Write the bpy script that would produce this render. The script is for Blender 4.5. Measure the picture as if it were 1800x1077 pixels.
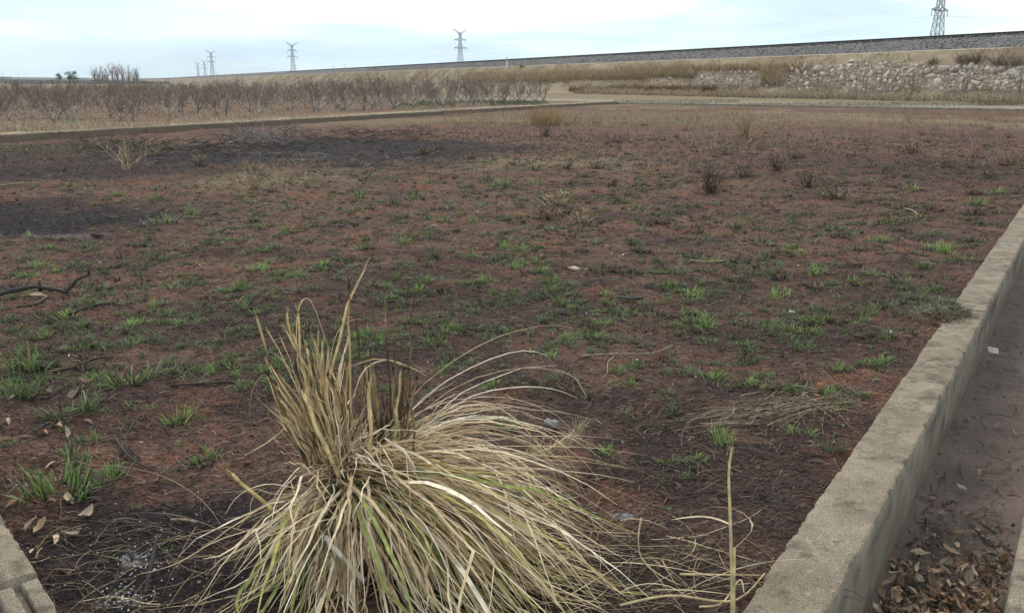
import bpy, bmesh, math, random
import numpy as np
from mathutils import Vector

for _o in list(bpy.data.objects):
    bpy.data.objects.remove(_o, do_unlink=True)
scene = bpy.context.scene
COL = scene.collection
random.seed(7)
RS = np.random.RandomState(11)
R = math.radians

# ------------------------------------------------------------------ camera
CAM_H = 1.6
FPX = 1498.0                       # focal length in photo pixels (photo 1800 x 1077)
HORIZON = 145.0
PITCH = math.atan((538.5 - HORIZON) / FPX)
cam_d = bpy.data.cameras.new('camera')
cam_d.sensor_width = 36.0
cam_d.lens = FPX / 1800 * 36.0
cam_d.clip_start = 0.05
cam_d.clip_end = 20000
cam = bpy.data.objects.new('camera', cam_d)
COL.objects.link(cam)
cam.location = (0, 0, CAM_H)
cam.rotation_euler = (math.pi / 2 - PITCH, 0, 0)
scene.camera = cam

# ------------------------------------------------------------------ world: overcast sky with thin breaks
SUN_EL, SUN_AZ = R(42), R(-8)      # azimuth measured from +Y towards +X
world = bpy.data.worlds.new('World')
scene.world = world
world.use_nodes = True
nt = world.node_tree
nt.nodes.clear()
def N(tree, kind, **kw):
    n = tree.nodes.new(kind)
    for k, v in kw.items():
        if k in n.inputs.keys():
            n.inputs[k].default_value = v
        else:
            setattr(n, k, v)
    return n
def ramp(tree, stops, interp='LINEAR'):
    n = tree.nodes.new('ShaderNodeValToRGB')
    n.color_ramp.interpolation = interp
    el = n.color_ramp.elements
    while len(el) < len(stops):
        el.new(0.5)
    for e, (p, c) in zip(el, stops):
        e.position = p
        e.color = (c, c, c, 1) if isinstance(c, (int, float)) else (*c, 1)
    return n
L = nt.links.new
sky = N(nt, 'ShaderNodeTexSky', sky_type='NISHITA', sun_disc=False)
sky.sun_elevation = SUN_EL
sky.sun_rotation = SUN_AZ
sky.air_density = 1.0
sky.dust_density = 2.0
tc = N(nt, 'ShaderNodeTexCoord')
mp = N(nt, 'ShaderNodeMapping')
mp.inputs['Scale'].default_value = (1.0, 1.0, 7.0)
mp.inputs['Location'].default_value = (-4.1254, 0.1243, 5.8568)
mp.inputs['Rotation'].default_value = (0.0, R(-3.71), 0.0)
L(tc.outputs['Generated'], mp.inputs['Vector'])
n1 = N(nt, 'ShaderNodeTexNoise', Scale=2.1, Detail=5.0, Roughness=0.5, Distortion=0.25)
L(mp.outputs['Vector'], n1.inputs['Vector'])
# cloud colours are divided by the background strength used below
cr = ramp(nt, [(0.32, (4.6, 6.0, 7.2)), (0.43, (5.5, 7.3, 8.2)), (0.51, (6.9, 8.5, 8.9)), (0.59, (10.4, 10.3, 10.1))])
L(n1.outputs['Fac'], cr.inputs['Fac'])
n2 = N(nt, 'ShaderNodeTexNoise', Scale=3.2, Detail=4.0, Roughness=0.55)
mp2 = N(nt, 'ShaderNodeMapping')
mp2.inputs['Scale'].default_value = (1.0, 1.0, 16.0)
mp2.inputs['Location'].default_value = (2.2, 0.1, 1.2)
L(tc.outputs['Generated'], mp2.inputs['Vector'])
L(mp2.outputs['Vector'], n2.inputs['Vector'])
f2 = ramp(nt, [(0.40, 0.82), (0.62, 0.97)])
L(n2.outputs['Fac'], f2.inputs['Fac'])
mixs = N(nt, 'ShaderNodeMixRGB', blend_type='MIX')
L(f2.outputs['Color'], mixs.inputs['Fac'])
L(sky.outputs['Color'], mixs.inputs['Color1'])
L(cr.outputs['Color'], mixs.inputs['Color2'])
bg = N(nt, 'ShaderNodeBackground', Strength=0.1)
L(mixs.outputs['Color'], bg.inputs['Color'])
wo = N(nt, 'ShaderNodeOutputWorld')
L(bg.outputs['Background'], wo.inputs['Surface'])

# ------------------------------------------------------------------ sun behind the cloud
sun_d = bpy.data.lights.new('sun', 'SUN')
sun_d.energy = 1.3
sun_d.angle = R(25)
sun_d.color = (1.0, 0.92, 0.80)
sun = bpy.data.objects.new('sun', sun_d)
COL.objects.link(sun)
_d = Vector((math.sin(SUN_AZ) * math.cos(SUN_EL), math.cos(SUN_AZ) * math.cos(SUN_EL), math.sin(SUN_EL)))
sun.rotation_euler = _d.to_track_quat('Z', 'Y').to_euler()

scene.view_settings.view_transform = 'Standard'
scene.view_settings.look = 'None'
scene.view_settings.gamma = 1.0
scene.view_settings.exposure = 0.52
scene.view_settings.use_curve_mapping = False
scene.render.engine = 'CYCLES'

# ------------------------------------------------------------------ helpers
_cp, _sp = math.cos(PITCH), math.sin(PITCH)
def ray(u, v):
    du, dv = u - 900.0, v - 538.5
    return np.array([du, FPX * _cp - dv * _sp, -FPX * _sp - dv * _cp])
def gp(u, v, z=0.0):
    """place on the level z seen at a photo coordinate"""
    d = ray(u, v)
    return d[:2] * ((z - CAM_H) / d[2])
def dp(u, v, y):
    """point at depth y seen at a photo coordinate"""
    d = ray(u, v)
    return np.array([0, 0, CAM_H]) + d * (y / d[1])

_perm = np.random.RandomState(3).rand(256, 256)
def vnoise(x, y, sc, seed=0):
    x = np.asarray(x, float) / sc + seed * 17.31 + 1000
    y = np.asarray(y, float) / sc + seed * 9.77 + 1000
    xi, yi = np.floor(x).astype(int), np.floor(y).astype(int)
    fx, fy = x - xi, y - yi
    fx, fy = fx * fx * (3 - 2 * fx), fy * fy * (3 - 2 * fy)
    a = _perm[xi & 255, yi & 255]; b = _perm[(xi + 1) & 255, yi & 255]
    c = _perm[xi & 255, (yi + 1) & 255]; d = _perm[(xi + 1) & 255, (yi + 1) & 255]
    return (a * (1 - fx) + b * fx) * (1 - fy) + (c * (1 - fx) + d * fx) * fy
def fbm(x, y, sc, oct=4, seed=0, gain=0.5):
    s, a, t = 0, 1.0, 0
    for i in range(oct):
        s = s + a * vnoise(x, y, sc / 2 ** i, seed + i * 5)
        t += a; a *= gain
    return s / t
def sstep(a, b, x):
    t = np.clip((np.asarray(x, float) - a) / (b - a), 0, 1)
    return t * t * (3 - 2 * t)

def tag(o, label=None, cat=None, group=None, kind=None):
    if label: o['label'] = label
    if cat: o['category'] = cat
    if group: o['group'] = group
    if kind: o['kind'] = kind
    return o
def mesh_np(name, verts, faces, col=None, smooth=False, attrs=None):
    """faces: (n,3|4) array or list of such arrays"""
    if not isinstance(faces, list): faces = [faces]
    faces = [np.asarray(f, np.int32) for f in faces if len(f)]
    me = bpy.data.meshes.new(name)
    verts = np.asarray(verts, np.float32)
    me.vertices.add(len(verts))
    me.vertices.foreach_set('co', verts.ravel())
    loops = np.concatenate([f.ravel() for f in faces])
    tot = np.concatenate([np.full(len(f), f.shape[1], np.int32) for f in faces])
    start = np.concatenate([[0], np.cumsum(tot)[:-1]]).astype(np.int32)
    me.loops.add(len(loops)); me.loops.foreach_set('vertex_index', loops)
    me.polygons.add(len(tot))
    me.polygons.foreach_set('loop_start', start)
    me.polygons.foreach_set('loop_total', tot)
    if smooth: me.polygons.foreach_set('use_smooth', np.ones(len(tot), bool))
    if col is not None:
        a = me.color_attributes.new('Col', 'FLOAT_COLOR', 'POINT')
        c4 = np.ones((len(verts), 4), np.float32); c4[:, :3] = col
        a.data.foreach_set('color', c4.ravel())
    for k, vals in (attrs or {}).items():
        a = me.attributes.new(k, 'FLOAT', 'POINT')
        a.data.foreach_set('value', np.asarray(vals, np.float32))
    me.update(); me.validate()
    return me
def link(name, me, m=None, parent=None, loc=None, rot=None, scale=None):
    o = bpy.data.objects.new(name, me)
    COL.objects.link(o)
    if m is not None and me is not None and not me.materials: me.materials.append(m)
    if parent is not None: o.parent = parent
    if loc is not None: o.location = tuple(float(c) for c in loc)
    if rot is not None: o.rotation_euler = rot
    if scale is not None: o.scale = scale
    return o
def empty(name, loc=(0, 0, 0), rz=0):
    o = bpy.data.objects.new(name, None)
    o.empty_display_size = 0.1
    COL.objects.link(o)
    o.location = tuple(float(c) for c in loc); o.rotation_euler = (0, 0, rz)
    return o
class MB:
    """collects pieces of one mesh"""
    def __init__(s): s.v, s.f, s.c, s.n = [], {3: [], 4: []}, [], 0
    def add(s, v, f, c=None):
        v = np.asarray(v, float); f = np.asarray(f, int)
        s.v.append(v); s.f[f.shape[1]].append(f + s.n)
        s.c.append(np.broadcast_to(np.asarray(c if c is not None else (1, 1, 1), float), (len(v), 3)))
        s.n += len(v)
    def mesh(s, name, smooth=False):
        fs = [np.concatenate(x) for x in (s.f[3], s.f[4]) if x]
        return mesh_np(name, np.concatenate(s.v), fs, np.concatenate(s.c), smooth)
def tube(pts, rad, sides=5, cap=True):
    """one tapered tube along pts -> verts, quads"""
    pts = np.asarray(pts, float); k = len(pts)
    rad = np.broadcast_to(np.asarray(rad, float), (k,))
    t = np.gradient(pts, axis=0); t /= np.linalg.norm(t, axis=1)[:, None] + 1e-9
    ref = np.where(np.abs(t[:, 2:3]) > 0.9, np.array([[1.0, 0, 0]]), np.array([[0, 0, 1.0]]))
    if np.ptp(np.abs(t[:, 2])) > 0.05: ref = np.tile(np.array([[0.43, 0.78, 0.21]]), (k, 1))
    a = np.cross(t, ref); a /= np.linalg.norm(a, axis=1)[:, None] + 1e-9
    b = np.cross(t, a)
    th = np.arange(sides) / sides * 2 * math.pi
    v = pts[:, None, :] + rad[:, None, None] * (np.cos(th)[None, :, None] * a[:, None, :] + np.sin(th)[None, :, None] * b[:, None, :])
    v = v.reshape(-1, 3)
    f = []
    for i in range(k - 1):
        for j in range(sides):
            j2 = (j + 1) % sides
            f.append((i * sides + j, i * sides + j2, (i + 1) * sides + j2, (i + 1) * sides + j))
    if cap:
        n = len(v)
        v = np.concatenate([v, pts[:1], pts[-1:]])
        for j in range(sides):
            j2 = (j + 1) % sides
            f.append((n, j2, j, j)); f.append((n + 1, (k - 1) * sides + j, (k - 1) * sides + j2, (k - 1) * sides + j2))
        q = [x for x in f if x[2] != x[3]]
        tr = [x[:3] for x in f if x[2] == x[3]]
        return v, np.array(q), np.array(tr)
    return v, np.array(f), np.zeros((0, 3), int)
def add_tube(mb, pts, rad, sides=5, c=(1, 1, 1), cap=True):
    v, q, t = tube(pts, rad, sides, cap)
    cc = np.asarray(c, float)
    if cc.ndim == 2:
        cc = np.repeat(cc, sides, axis=0)
        if cap: cc = np.concatenate([cc, cc[:1], cc[-1:]])
    n0 = mb.n
    mb.add(v, q, cc)
    if len(t): mb.f[3].append(t + n0)
def ribbons(P, W, C, fold=0.0, rs=None, sideup=0.0):
    """P (n,k,3) curves, W (n,k) half widths, C (n,k,3) colours -> verts, quads, cols"""
    rs = rs or RS
    n, k = P.shape[:2]
    t = np.gradient(P, axis=1); t /= np.linalg.norm(t, axis=2)[..., None] + 1e-9
    up = np.array([0, 0, 1.0]) + rs.normal(0, 0.35, (n, 1, 3))
    s = np.cross(t, np.broadcast_to(up, t.shape))
    ln = np.linalg.norm(s, axis=2)
    s = np.where(ln[..., None] < 0.08, rs.normal(0, 1, (n, 1, 3)), s)
    s /= np.linalg.norm(s, axis=2)[..., None] + 1e-9
    if fold:
        nn = np.cross(s, t)
        A = P + s * W[..., None]; B = P - nn * (W * fold)[..., None]; D = P - s * W[..., None]
        V = np.stack([A, B, D], 2).reshape(-1, 3); m = 3
    else:
        V = np.stack([P + s * W[..., None], P - s * W[..., None]], 2).reshape(-1, 3); m = 2
    cols = np.repeat(C.reshape(-1, 3), m, axis=0)
    i = np.arange(n)[:, None, None] * (k * m) + np.arange(k - 1)[None, :, None] * m + np.arange(m - 1)[None, None, :]
    i = i.ravel()
    F = np.stack([i, i + 1, i + 1 + m, i + m], 1)
    return V, F, cols
def arcs(root, az, el, length, droop, k=8, curl=0.0, power=1.0, floor=None):
    """drooping curves: root (n,3), az/el/length/droop (n,)"""
    n = len(root)
    st = (length / (k - 1))[:, None]
    tt = (np.arange(k - 1) + 0.5)[None, :] / (k - 1)
    e = el[:, None] - droop[:, None] * tt ** power
    a = az[:, None] + (curl[:, None] if np.ndim(curl) else curl) * tt
    d = np.stack([np.cos(e) * np.cos(a), np.cos(e) * np.sin(a), np.sin(e)], 2) * st[..., None]
    P = np.concatenate([root[:, None, :], root[:, None, :] + np.cumsum(d, axis=1)], axis=1)
    if floor is not None:
        P[..., 2] = np.maximum(P[..., 2], floor + RS.rand(n, 1) * 0.03)
    return P

# ------------------------------------------------------------------ materials
def new_mat(name):
    m = bpy.data.materials.new(name); m.use_nodes = True
    t = m.node_tree; b = t.nodes['Principled BSDF']
    b.inputs['Specular IOR Level'].default_value = 0.25
    return m, t, b
def vcol_mat(name, rough=0.8, noise=0.35, nscale=60.0, objvar=0.0, translucent=0.0, spec=0.2, bump=0.0, bscale=80.0):
    """colour attribute times noise; used for plants, twigs, stones"""
    m, t, b = new_mat(name)
    b.inputs['Roughness'].default_value = rough
    b.inputs['Specular IOR Level'].default_value = spec
    at = N(t, 'ShaderNodeAttribute', attribute_name='Col')
    co = N(t, 'ShaderNodeTexCoord')
    nz = N(t, 'ShaderNodeTexNoise', Scale=nscale, Detail=4.0)
    t.links.new(co.outputs['Object'], nz.inputs['Vector'])
    rp = ramp(t, [(0.25, 1 - noise), (0.75, 1 + noise)])
    t.links.new(nz.outputs['Fac'], rp.inputs['Fac'])
    mx = N(t, 'ShaderNodeMixRGB', blend_type='MULTIPLY', Fac=1.0)
    t.links.new(at.outputs['Color'], mx.inputs['Color1']); t.links.new(rp.outputs['Color'], mx.inputs['Color2'])
    out = mx.outputs['Color']
    if objvar:
        oi = N(t, 'ShaderNodeObjectInfo')
        hs = N(t, 'ShaderNodeHueSaturation')
        mr = N(t, 'ShaderNodeMapRange'); mr.inputs['To Min'].default_value = 1 - objvar; mr.inputs['To Max'].default_value = 1 + objvar
        t.links.new(oi.outputs['Random'], mr.inputs['Value']); t.links.new(mr.outputs['Result'], hs.inputs['Value'])
        t.links.new(out, hs.inputs['Color']); out = hs.outputs['Color']
    t.links.new(out, b.inputs['Base Color'])
    if translucent:
        tr = N(t, 'ShaderNodeBsdfTranslucent'); t.links.new(out, tr.inputs['Color'])
        ms = N(t, 'ShaderNodeMixShader', Fac=translucent)
        t.links.new(b.outputs['BSDF'], ms.inputs[1]); t.links.new(tr.outputs['BSDF'], ms.inputs[2])
        t.links.new(ms.outputs['Shader'], t.nodes['Material Output'].inputs['Surface'])
    if bump:
        nb = N(t, 'ShaderNodeTexNoise', Scale=bscale, Detail=5.0)
        t.links.new(co.outputs['Object'], nb.inputs['Vector'])
        bp = N(t, 'ShaderNodeBump', Strength=bump, Distance=0.02)
        t.links.new(nb.outputs['Fac'], bp.inputs['Height']); t.links.new(bp.outputs['Normal'], b.inputs['Normal'])
    return m
M_STRAW = vcol_mat('straw', 0.8, 0.42, 28.0, 0.12, 0.18, 0.12)
M_GRASS = vcol_mat('green_grass', 0.55, 0.25, 30.0, 0.22, 0.25, 0.3)
M_DRY = vcol_mat('dry_grass', 0.8, 0.3, 3.0, 0.1, 0.2, 0.1)
M_BARK = vcol_mat('bark', 0.9, 0.35, 8.0, 0.12, 0, 0.15)
M_CHAR = vcol_mat('charred_wood', 0.75, 0.4, 60.0, 0, 0, 0.3, 0.5, 120.0)
M_STONE = vcol_mat('limestone', 0.9, 0.22, 2.5, 0.16, 0, 0.15, 0.6, 6.0)
M_LEAF = vcol_mat('dead_leaf', 0.75, 0.35, 40.0, 0.28, 0.1, 0.2)
M_STEEL = vcol_mat('galvanised_steel', 0.5, 0.1, 1.0, 0, 0, 0.4)
M_PLAIN = vcol_mat('weathered_surface', 0.85, 0.25, 45.0, 0, 0, 0.2, 0.4, 90.0)

def soil_material():
    m, t, b = new_mat('burnt_red_soil')
    b.inputs['Roughness'].default_value = 0.95
    b.inputs['Specular IOR Level'].default_value = 0.08
    co = N(t, 'ShaderNodeTexCoord')
    def nz(sc, det=5.0, ro=0.6):
        n = N(t, 'ShaderNodeTexNoise', Scale=sc, Detail=det, Roughness=ro)
        t.links.new(co.outputs['Object'], n.inputs['Vector']); return n.outputs['Fac']
    def mix(a, bc, f, mode='MIX'):
        x = N(t, 'ShaderNodeMixRGB', blend_type=mode)
        for i, s in ((1, a), (2, bc)):
            if isinstance(s, tuple): x.inputs[i].default_value = (*s, 1)
            else: t.links.new(s, x.inputs[i])
        if isinstance(f, float): x.inputs[0].default_value = f
        else: t.links.new(f, x.inputs[0])
        return x.outputs[0]
    def attr(nm): return N(t, 'ShaderNodeAttribute', attribute_name=nm).outputs['Fac']
    def rp(f, stops):
        n = ramp(t, stops); t.links.new(f, n.inputs['Fac']); return n.outputs['Color']
    base = mix((0.098, 0.055, 0.042), (0.168, 0.092, 0.068), rp(nz(2.3), [(0.35, 0.0), (0.68, 1.0)]))
    base = mix(base, (0.235, 0.092, 0.058), rp(nz(0.9, 6.0, 0.65), [(0.50, 0.0), (0.66, 0.75)]))
    base = mix(base, (0.18, 0.125, 0.094), rp(nz(14.0, 4.0), [(0.5, 0.0), (0.75, 0.8)]))
    base = mix(base, (0.250, 0.195, 0.115), attr('dry'))
    base = mix(base, (0.034, 0.028, 0.028), rp(nz(6.0, 7.0, 0.75), [(0.52, 0.0), (0.63, 0.62)]))
    base = mix(base, (0.023, 0.021, 0.025), attr('char'))
    base = mix(base, (0.34, 0.33, 0.35), attr('ash'))
    speck = rp(nz(55.0, 3.0, 0.7), [(0.30, 0.35), (0.5, 1.0), (0.70, 1.75)])
    base = mix(base, speck, 1.0, 'MULTIPLY')
    t.links.new(base, b.inputs['Base Color'])
    bp = N(t, 'ShaderNodeBump', Strength=0.9, Distance=0.03)
    t.links.new(nz(38.0, 6.0, 0.7), bp.inputs['Height'])
    t.links.new(bp.outputs['Normal'], b.inputs['Normal'])
    return m
M_SOIL = soil_material()
def noise_mat(name, c1, c2, sc, rough=0.9, bump=0.5, bsc=None, det=5.0, dist=0.02, spec=0.15, third=None):
    m, t, b = new_mat(name)
    b.inputs['Roughness'].default_value = rough; b.inputs['Specular IOR Level'].default_value = spec
    co = N(t, 'ShaderNodeTexCoord')
    n = N(t, 'ShaderNodeTexNoise', Scale=sc, Detail=det, Roughness=0.62)
    t.links.new(co.outputs['Object'], n.inputs['Vector'])
    r = ramp(t, [(0.33, c1), (0.67, c2)]); t.links.new(n.outputs['Fac'], r.inputs['Fac'])
    out = r.outputs['Color']
    if third:
        c3, s3, lo, hi = third
        n3 = N(t, 'ShaderNodeTexNoise', Scale=s3, Detail=5.0, Roughness=0.6)
        t.links.new(co.outputs['Object'], n3.inputs['Vector'])
        r3 = ramp(t, [(lo, 0.0), (hi, 1.0)]); t.links.new(n3.outputs['Fac'], r3.inputs['Fac'])
        mx = N(t, 'ShaderNodeMixRGB'); mx.inputs[2].default_value = (*c3, 1)
        t.links.new(out, mx.inputs[1]); t.links.new(r3.outputs['Color'], mx.inputs[0]); out = mx.outputs[0]
    t.links.new(out, b.inputs['Base Color'])
    nb = N(t, 'ShaderNodeTexNoise', Scale=bsc or sc * 4, Detail=5.0)
    t.links.new(co.outputs['Object'], nb.inputs['Vector'])
    bp = N(t, 'ShaderNodeBump', Strength=bump, Distance=dist)
    t.links.new(nb.outputs['Fac'], bp.inputs['Height']); t.links.new(bp.outputs['Normal'], b.inputs['Normal'])
    return m
def concrete_material():
    m, t, b = new_mat('weathered_concrete')
    b.inputs['Roughness'].default_value = 0.92; b.inputs['Specular IOR Level'].default_value = 0.12
    co = N(t, 'ShaderNodeTexCoord')
    def nz(sc, det=5.0, ro=0.6, vec=None):
        n = N(t, 'ShaderNodeTexNoise', Scale=sc, Detail=det, Roughness=ro)
        t.links.new(vec or co.outputs['Object'], n.inputs['Vector']); return n.outputs['Fac']
    def mix(a, bc, f, mode='MIX'):
        x = N(t, 'ShaderNodeMixRGB', blend_type=mode)
        for i, s in ((1, a), (2, bc)):
            if isinstance(s, tuple): x.inputs[i].default_value = (*s, 1)
            else: t.links.new(s, x.inputs[i])
        if isinstance(f, float): x.inputs[0].default_value = f
        else: t.links.new(f, x.inputs[0])
        return x.outputs[0]
    def rp(f, stops):
        n = ramp(t, stops); t.links.new(f, n.inputs['Fac']); return n.outputs['Color']
    top = mix((0.20, 0.158, 0.115), (0.312, 0.252, 0.188), rp(nz(5.0), [(0.35, 0.0), (0.65, 1.0)]))
    top = mix(top, rp(nz(190.0, 3.0, 0.7), [(0.34, 0.5), (0.5, 1.0), (0.66, 1.45)]), 1.0, 'MULTIPLY')
    top = mix(top, (0.085, 0.07, 0.052), rp(nz(9.0, 7.0, 0.7), [(0.50, 0.0), (0.66, 0.75)]))
    top = mix(top, (0.40, 0.37, 0.32), rp(nz(16.0, 6.0, 0.7), [(0.60, 0.0), (0.68, 0.6)]))
    mp = N(t, 'ShaderNodeMapping'); mp.inputs['Scale'].default_value = (1.0, 1.0, 0.3)
    t.links.new(co.outputs['Object'], mp.inputs['Vector'])
    side = mix((0.225, 0.188, 0.148), (0.335, 0.285, 0.232), rp(nz(6.0), [(0.35, 0.0), (0.65, 1.0)]))
    side = mix(side, (0.12, 0.112, 0.10), rp(nz(11.0, 6.0, 0.7, mp.outputs['Vector']), [(0.50, 0.0), (0.75, 0.5)]))
    at = N(t, 'ShaderNodeAttribute', attribute_name='top')
    moss = N(t, 'ShaderNodeAttribute', attribute_name='stain')
    side = mix(side, (0.07, 0.072, 0.07), moss.outputs['Fac'])
    dirt = N(t, 'ShaderNodeAttribute', attribute_name='dirt')
    side = mix(side, (0.15, 0.105, 0.075), dirt.outputs['Fac'])
    t.links.new(mix(side, top, at.outputs['Fac']), b.inputs['Base Color'])
    bp = N(t, 'ShaderNodeBump', Strength=0.8, Distance=0.006)
    t.links.new(nz(120.0, 4.0, 0.65), bp.inputs['Height']); t.links.new(bp.outputs['Normal'], b.inputs['Normal'])
    return m
M_CONC = concrete_material()

# ------------------------------------------------------------------ layout lines
WT = 0.07                                   # top of the ditch wall above the field
WA = gp(1300, 1077, WT)
WD = gp(1800, 355, WT) - WA
WD /= np.linalg.norm(WD)                    # wall direction
WN = np.array([WD[1], -WD[0]])              # to the right of the wall
QL = float(WA @ WN)                         # field edge of the wall
WW = 0.225                                  # wall width
QR = QL + WW
CF = -0.31                                  # ditch floor
def wp(s, q): return WD * s + WN * q        # s along the wall, q across
CORNER = gp(1085, 180, 0.12)
KR = gp(1800, 192, 0.12)
KD = KR - CORNER; KD /= np.linalg.norm(KD)
LW0 = gp(0, 237, 0.20)
LD = CORNER - LW0; LLEN = np.linalg.norm(LD); LD /= LLEN
LN = np.array([-LD[1], LD[0]])              # to the left of the orchard wall
ED = np.array([math.sin(math.atan((150 - 900) / 1549.0)), math.cos(math.atan((150 - 900) / 1549.0))])   # railway direction
EN = np.array([ED[1], -ED[0]])
L0 = float(gp(1400, 170) @ EN)              # toe of the embankment, distance from the camera across
def on_em(s, l): return ED * s + EN * l
_r = ray(1200, 105.5); _k = _r[2] / (_r[:2] @ EN); LB = L0 + 7.0; ZB = CAM_H + _k * LB      # foot of the ballast
_r = ray(1200, 91.0); _k = _r[2] / (_r[:2] @ EN); LT = LB + 0.6 + 3.0; ZT = CAM_H + _k * LT  # shoulder of the ballast
print('LAYOUT', 'wall', WA, WD, QL, 'corner', CORNER, 'LW0', LW0, LD, 'L0', L0, 'ZB', ZB, 'ZT', ZT)

# ------------------------------------------------------------------ ground sheet
def ell(x, y, u, v, rx, ry, soft=0.5, seed=0, wob=0.5, z=0.0, rot=0.0):
    cx, cy = gp(u, v, z)
    dx, dy = x - cx, y - cy
    if rot: dx, dy = dx * math.cos(rot) + dy * math.sin(rot), -dx * math.sin(rot) + dy * math.cos(rot)
    d = np.sqrt((dx / rx) ** 2 + (dy / ry) ** 2) + (fbm(x, y, min(rx, ry) * 0.8, 4, seed) - 0.5) * 2 * wob + (fbm(x, y, .22, 4, seed + 3, .7) - .5) * .9
    return 1 - sstep(1 - soft, 1 + soft * 0.4, d)
def field_masks(x, y):
    r = np.hypot(x, y)
    ch = np.zeros_like(x)
    for a in ((600, 262, 3.6, 5.2, 0.5, 1), (330, 278, 4.2, 2.6, 0.6, 2), (30, 300, 5.0, 2.4, 0.6, 3), (20, 385, 2.6, 1.7, 0.6, 4), (160, 262, 4.0, 3.0, 0.6, 5),
              (230, 935, 0.85, 0.42, 0.6, 6), (140, 700, 0.8, 0.6, 0.7, 7), (1300, 870, 0.5, 0.35, 0.7, 8), (1100, 1000, 0.6, 0.30, 0.7, 9),
              (1480, 770, 0.35, 0.5, 0.6, 10), (420, 560, 1.6, 0.7, 0.8, 11), (900, 540, 2.2, 0.6, 0.9, 12), (1350, 600, 1.2, 0.9, 0.9, 13), (1560, 520, 1.0, 1.2, 0.8, 14),
              (820, 262, 2.2, 2.4, 0.6, 15), (600, 700, 1.2, 0.5, 0.9, 16), (1650, 300, 4.0, 3.5, 0.9, 17), (240, 1010, 0.7, 0.3, 0.7, 18)):
        k = 0.92 if a[5] in (1, 2, 4, 6, 18) else (0.75 if a[5] in (3, 5, 15) else 0.5)
        ch = np.maximum(ch, k * ell(x, y, a[0], a[1], a[2], a[3], a[4], a[5]))
    ch = np.maximum(ch, 0.62 * sstep(0.52, 0.66, fbm(x, y, 0.8, 6, 31, .65)) * (r < 45) * np.interp(r, [2, 8, 20], [1.0, .8, .55]))
    dry = 0.8 * sstep(0.52, 0.72, fbm(x, y, 3.0, 5, 41)) * sstep(24, 42, r)
    for a in ((60, 262, 3.0, 1.4, 0.6, 21), (860, 212, 9.0, 5.0, 0.7, 22), (980, 285, 2.6, 1.8, 0.8, 23), (480, 315, 1.8, 1.6, 0.8, 24), (1250, 205, 12, 9, 0.8, 25), (1000, 205, 5, 8, 0.8, 26)):
        dry = np.maximum(dry, 0.55 * ell(x, y, *a))
    ash = np.zeros_like(x)
    for a in ((232, 978, 0.06, 0.035, 0.6, 51), (215, 1045, 0.085, 0.06, 0.6, 52), (1095, 905, 0.05, 0.03, 0.6, 53), (480, 268, 1.4, 0.5, 0.9, 54), (520, 280, 1.0, 0.3, 0.9, 55), (110, 415, 0.6, 0.25, 0.9, 56)):
        ash = np.maximum(ash, (0.95 if a[5] < 54 else 0.22) * ell(x, y, *a) * sstep(0.36, 0.5, fbm(x, y, 0.05 if a[5] < 54 else 0.2, 3, 61)))
    return ch, dry, ash
def soil_z(x, y):
    x = np.asarray(x, float); y = np.asarray(y, float)
    r = np.hypot(x, y)
    z = (fbm(x, y, 2.4, 3, 70) - 0.5) * 0.07 + (fbm(x, y, 0.45, 3, 71) - 0.5) * 0.055 + (fbm(x, y, 0.12, 3, 72) - 0.5) * 0.028
    q = x * WN[0] + y * WN[1]
    z = z * sstep(QL + 0.02, QL - 0.5, q) + 0.02 * sstep(QL - 1.0, QL - 0.05, q)
    z = z - 0.14 * sstep(60, 62, r) * 0
    # soil heaped onto the wall
    m = gp(1672, 556, WT); d2 = ((x - m[0]) ** 2 + (y - m[1]) ** 2)
    z = z + 0.045 * np.exp(-d2 / 0.09)
    return z
def ground_sheet():
    ang = np.concatenate([np.arange(-180, -44, 4.0), np.arange(-44, -36, 0.5), np.arange(-36, 40, 0.125), np.arange(40, 180, 4.0)]) 
    a = np.radians(ang)
    rr = [0.3, 0.9, 1.5]
    while rr[-1] < 6000:
        r = rr[-1]
        rr.append(r + (0.013 * r * 0.65 if r < 9 else 0.0145 * r if r < 70 else 0.06 * r))
    rr = np.array(rr)
    A, Rr = np.meshgrid(a, rr)
    X, Y = np.sin(A) * Rr, np.cos(A) * Rr
    x, y = X.ravel(), Y.ravel()
    z = soil_z(x, y)
    r = np.hypot(x, y)
    z = z * (1 - sstep(80, 140, r)) - 0.10 * sstep(60, 100, r)
    q = x * WN[0] + y * WN[1]
    z = z * (1 - sstep(QL + 0.06, QL + 0.15, q)) + (CF - 0.06) * sstep(QL + 0.06, QL + 0.15, q)
    ch, dry, ash = field_masks(x, y)
    far = sstep(55, 75, r)
    ch = ch * (1 - far); dry = np.maximum(dry * (1 - far), far * 0.8)
    nr, na = len(rr), len(ang)
    i = (np.arange(nr - 1)[:, None] * na + np.arange(na)[None, :])
    j = (np.arange(nr - 1)[:, None] * na + ((np.arange(na) + 1) % na)[None, :])
    F = np.stack([i.ravel(), (i + na).ravel(), (j + na).ravel(), j.ravel()], 1)
    V = np.stack([x, y, z], 1)
    me = mesh_np('ground', V, F, None, True, {'char': ch, 'dry': dry, 'ash': ash})
    o = link('ground', me, M_SOIL); tag(o, kind='structure')
    print('ground quads', len(F))
ground_sheet()

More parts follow.
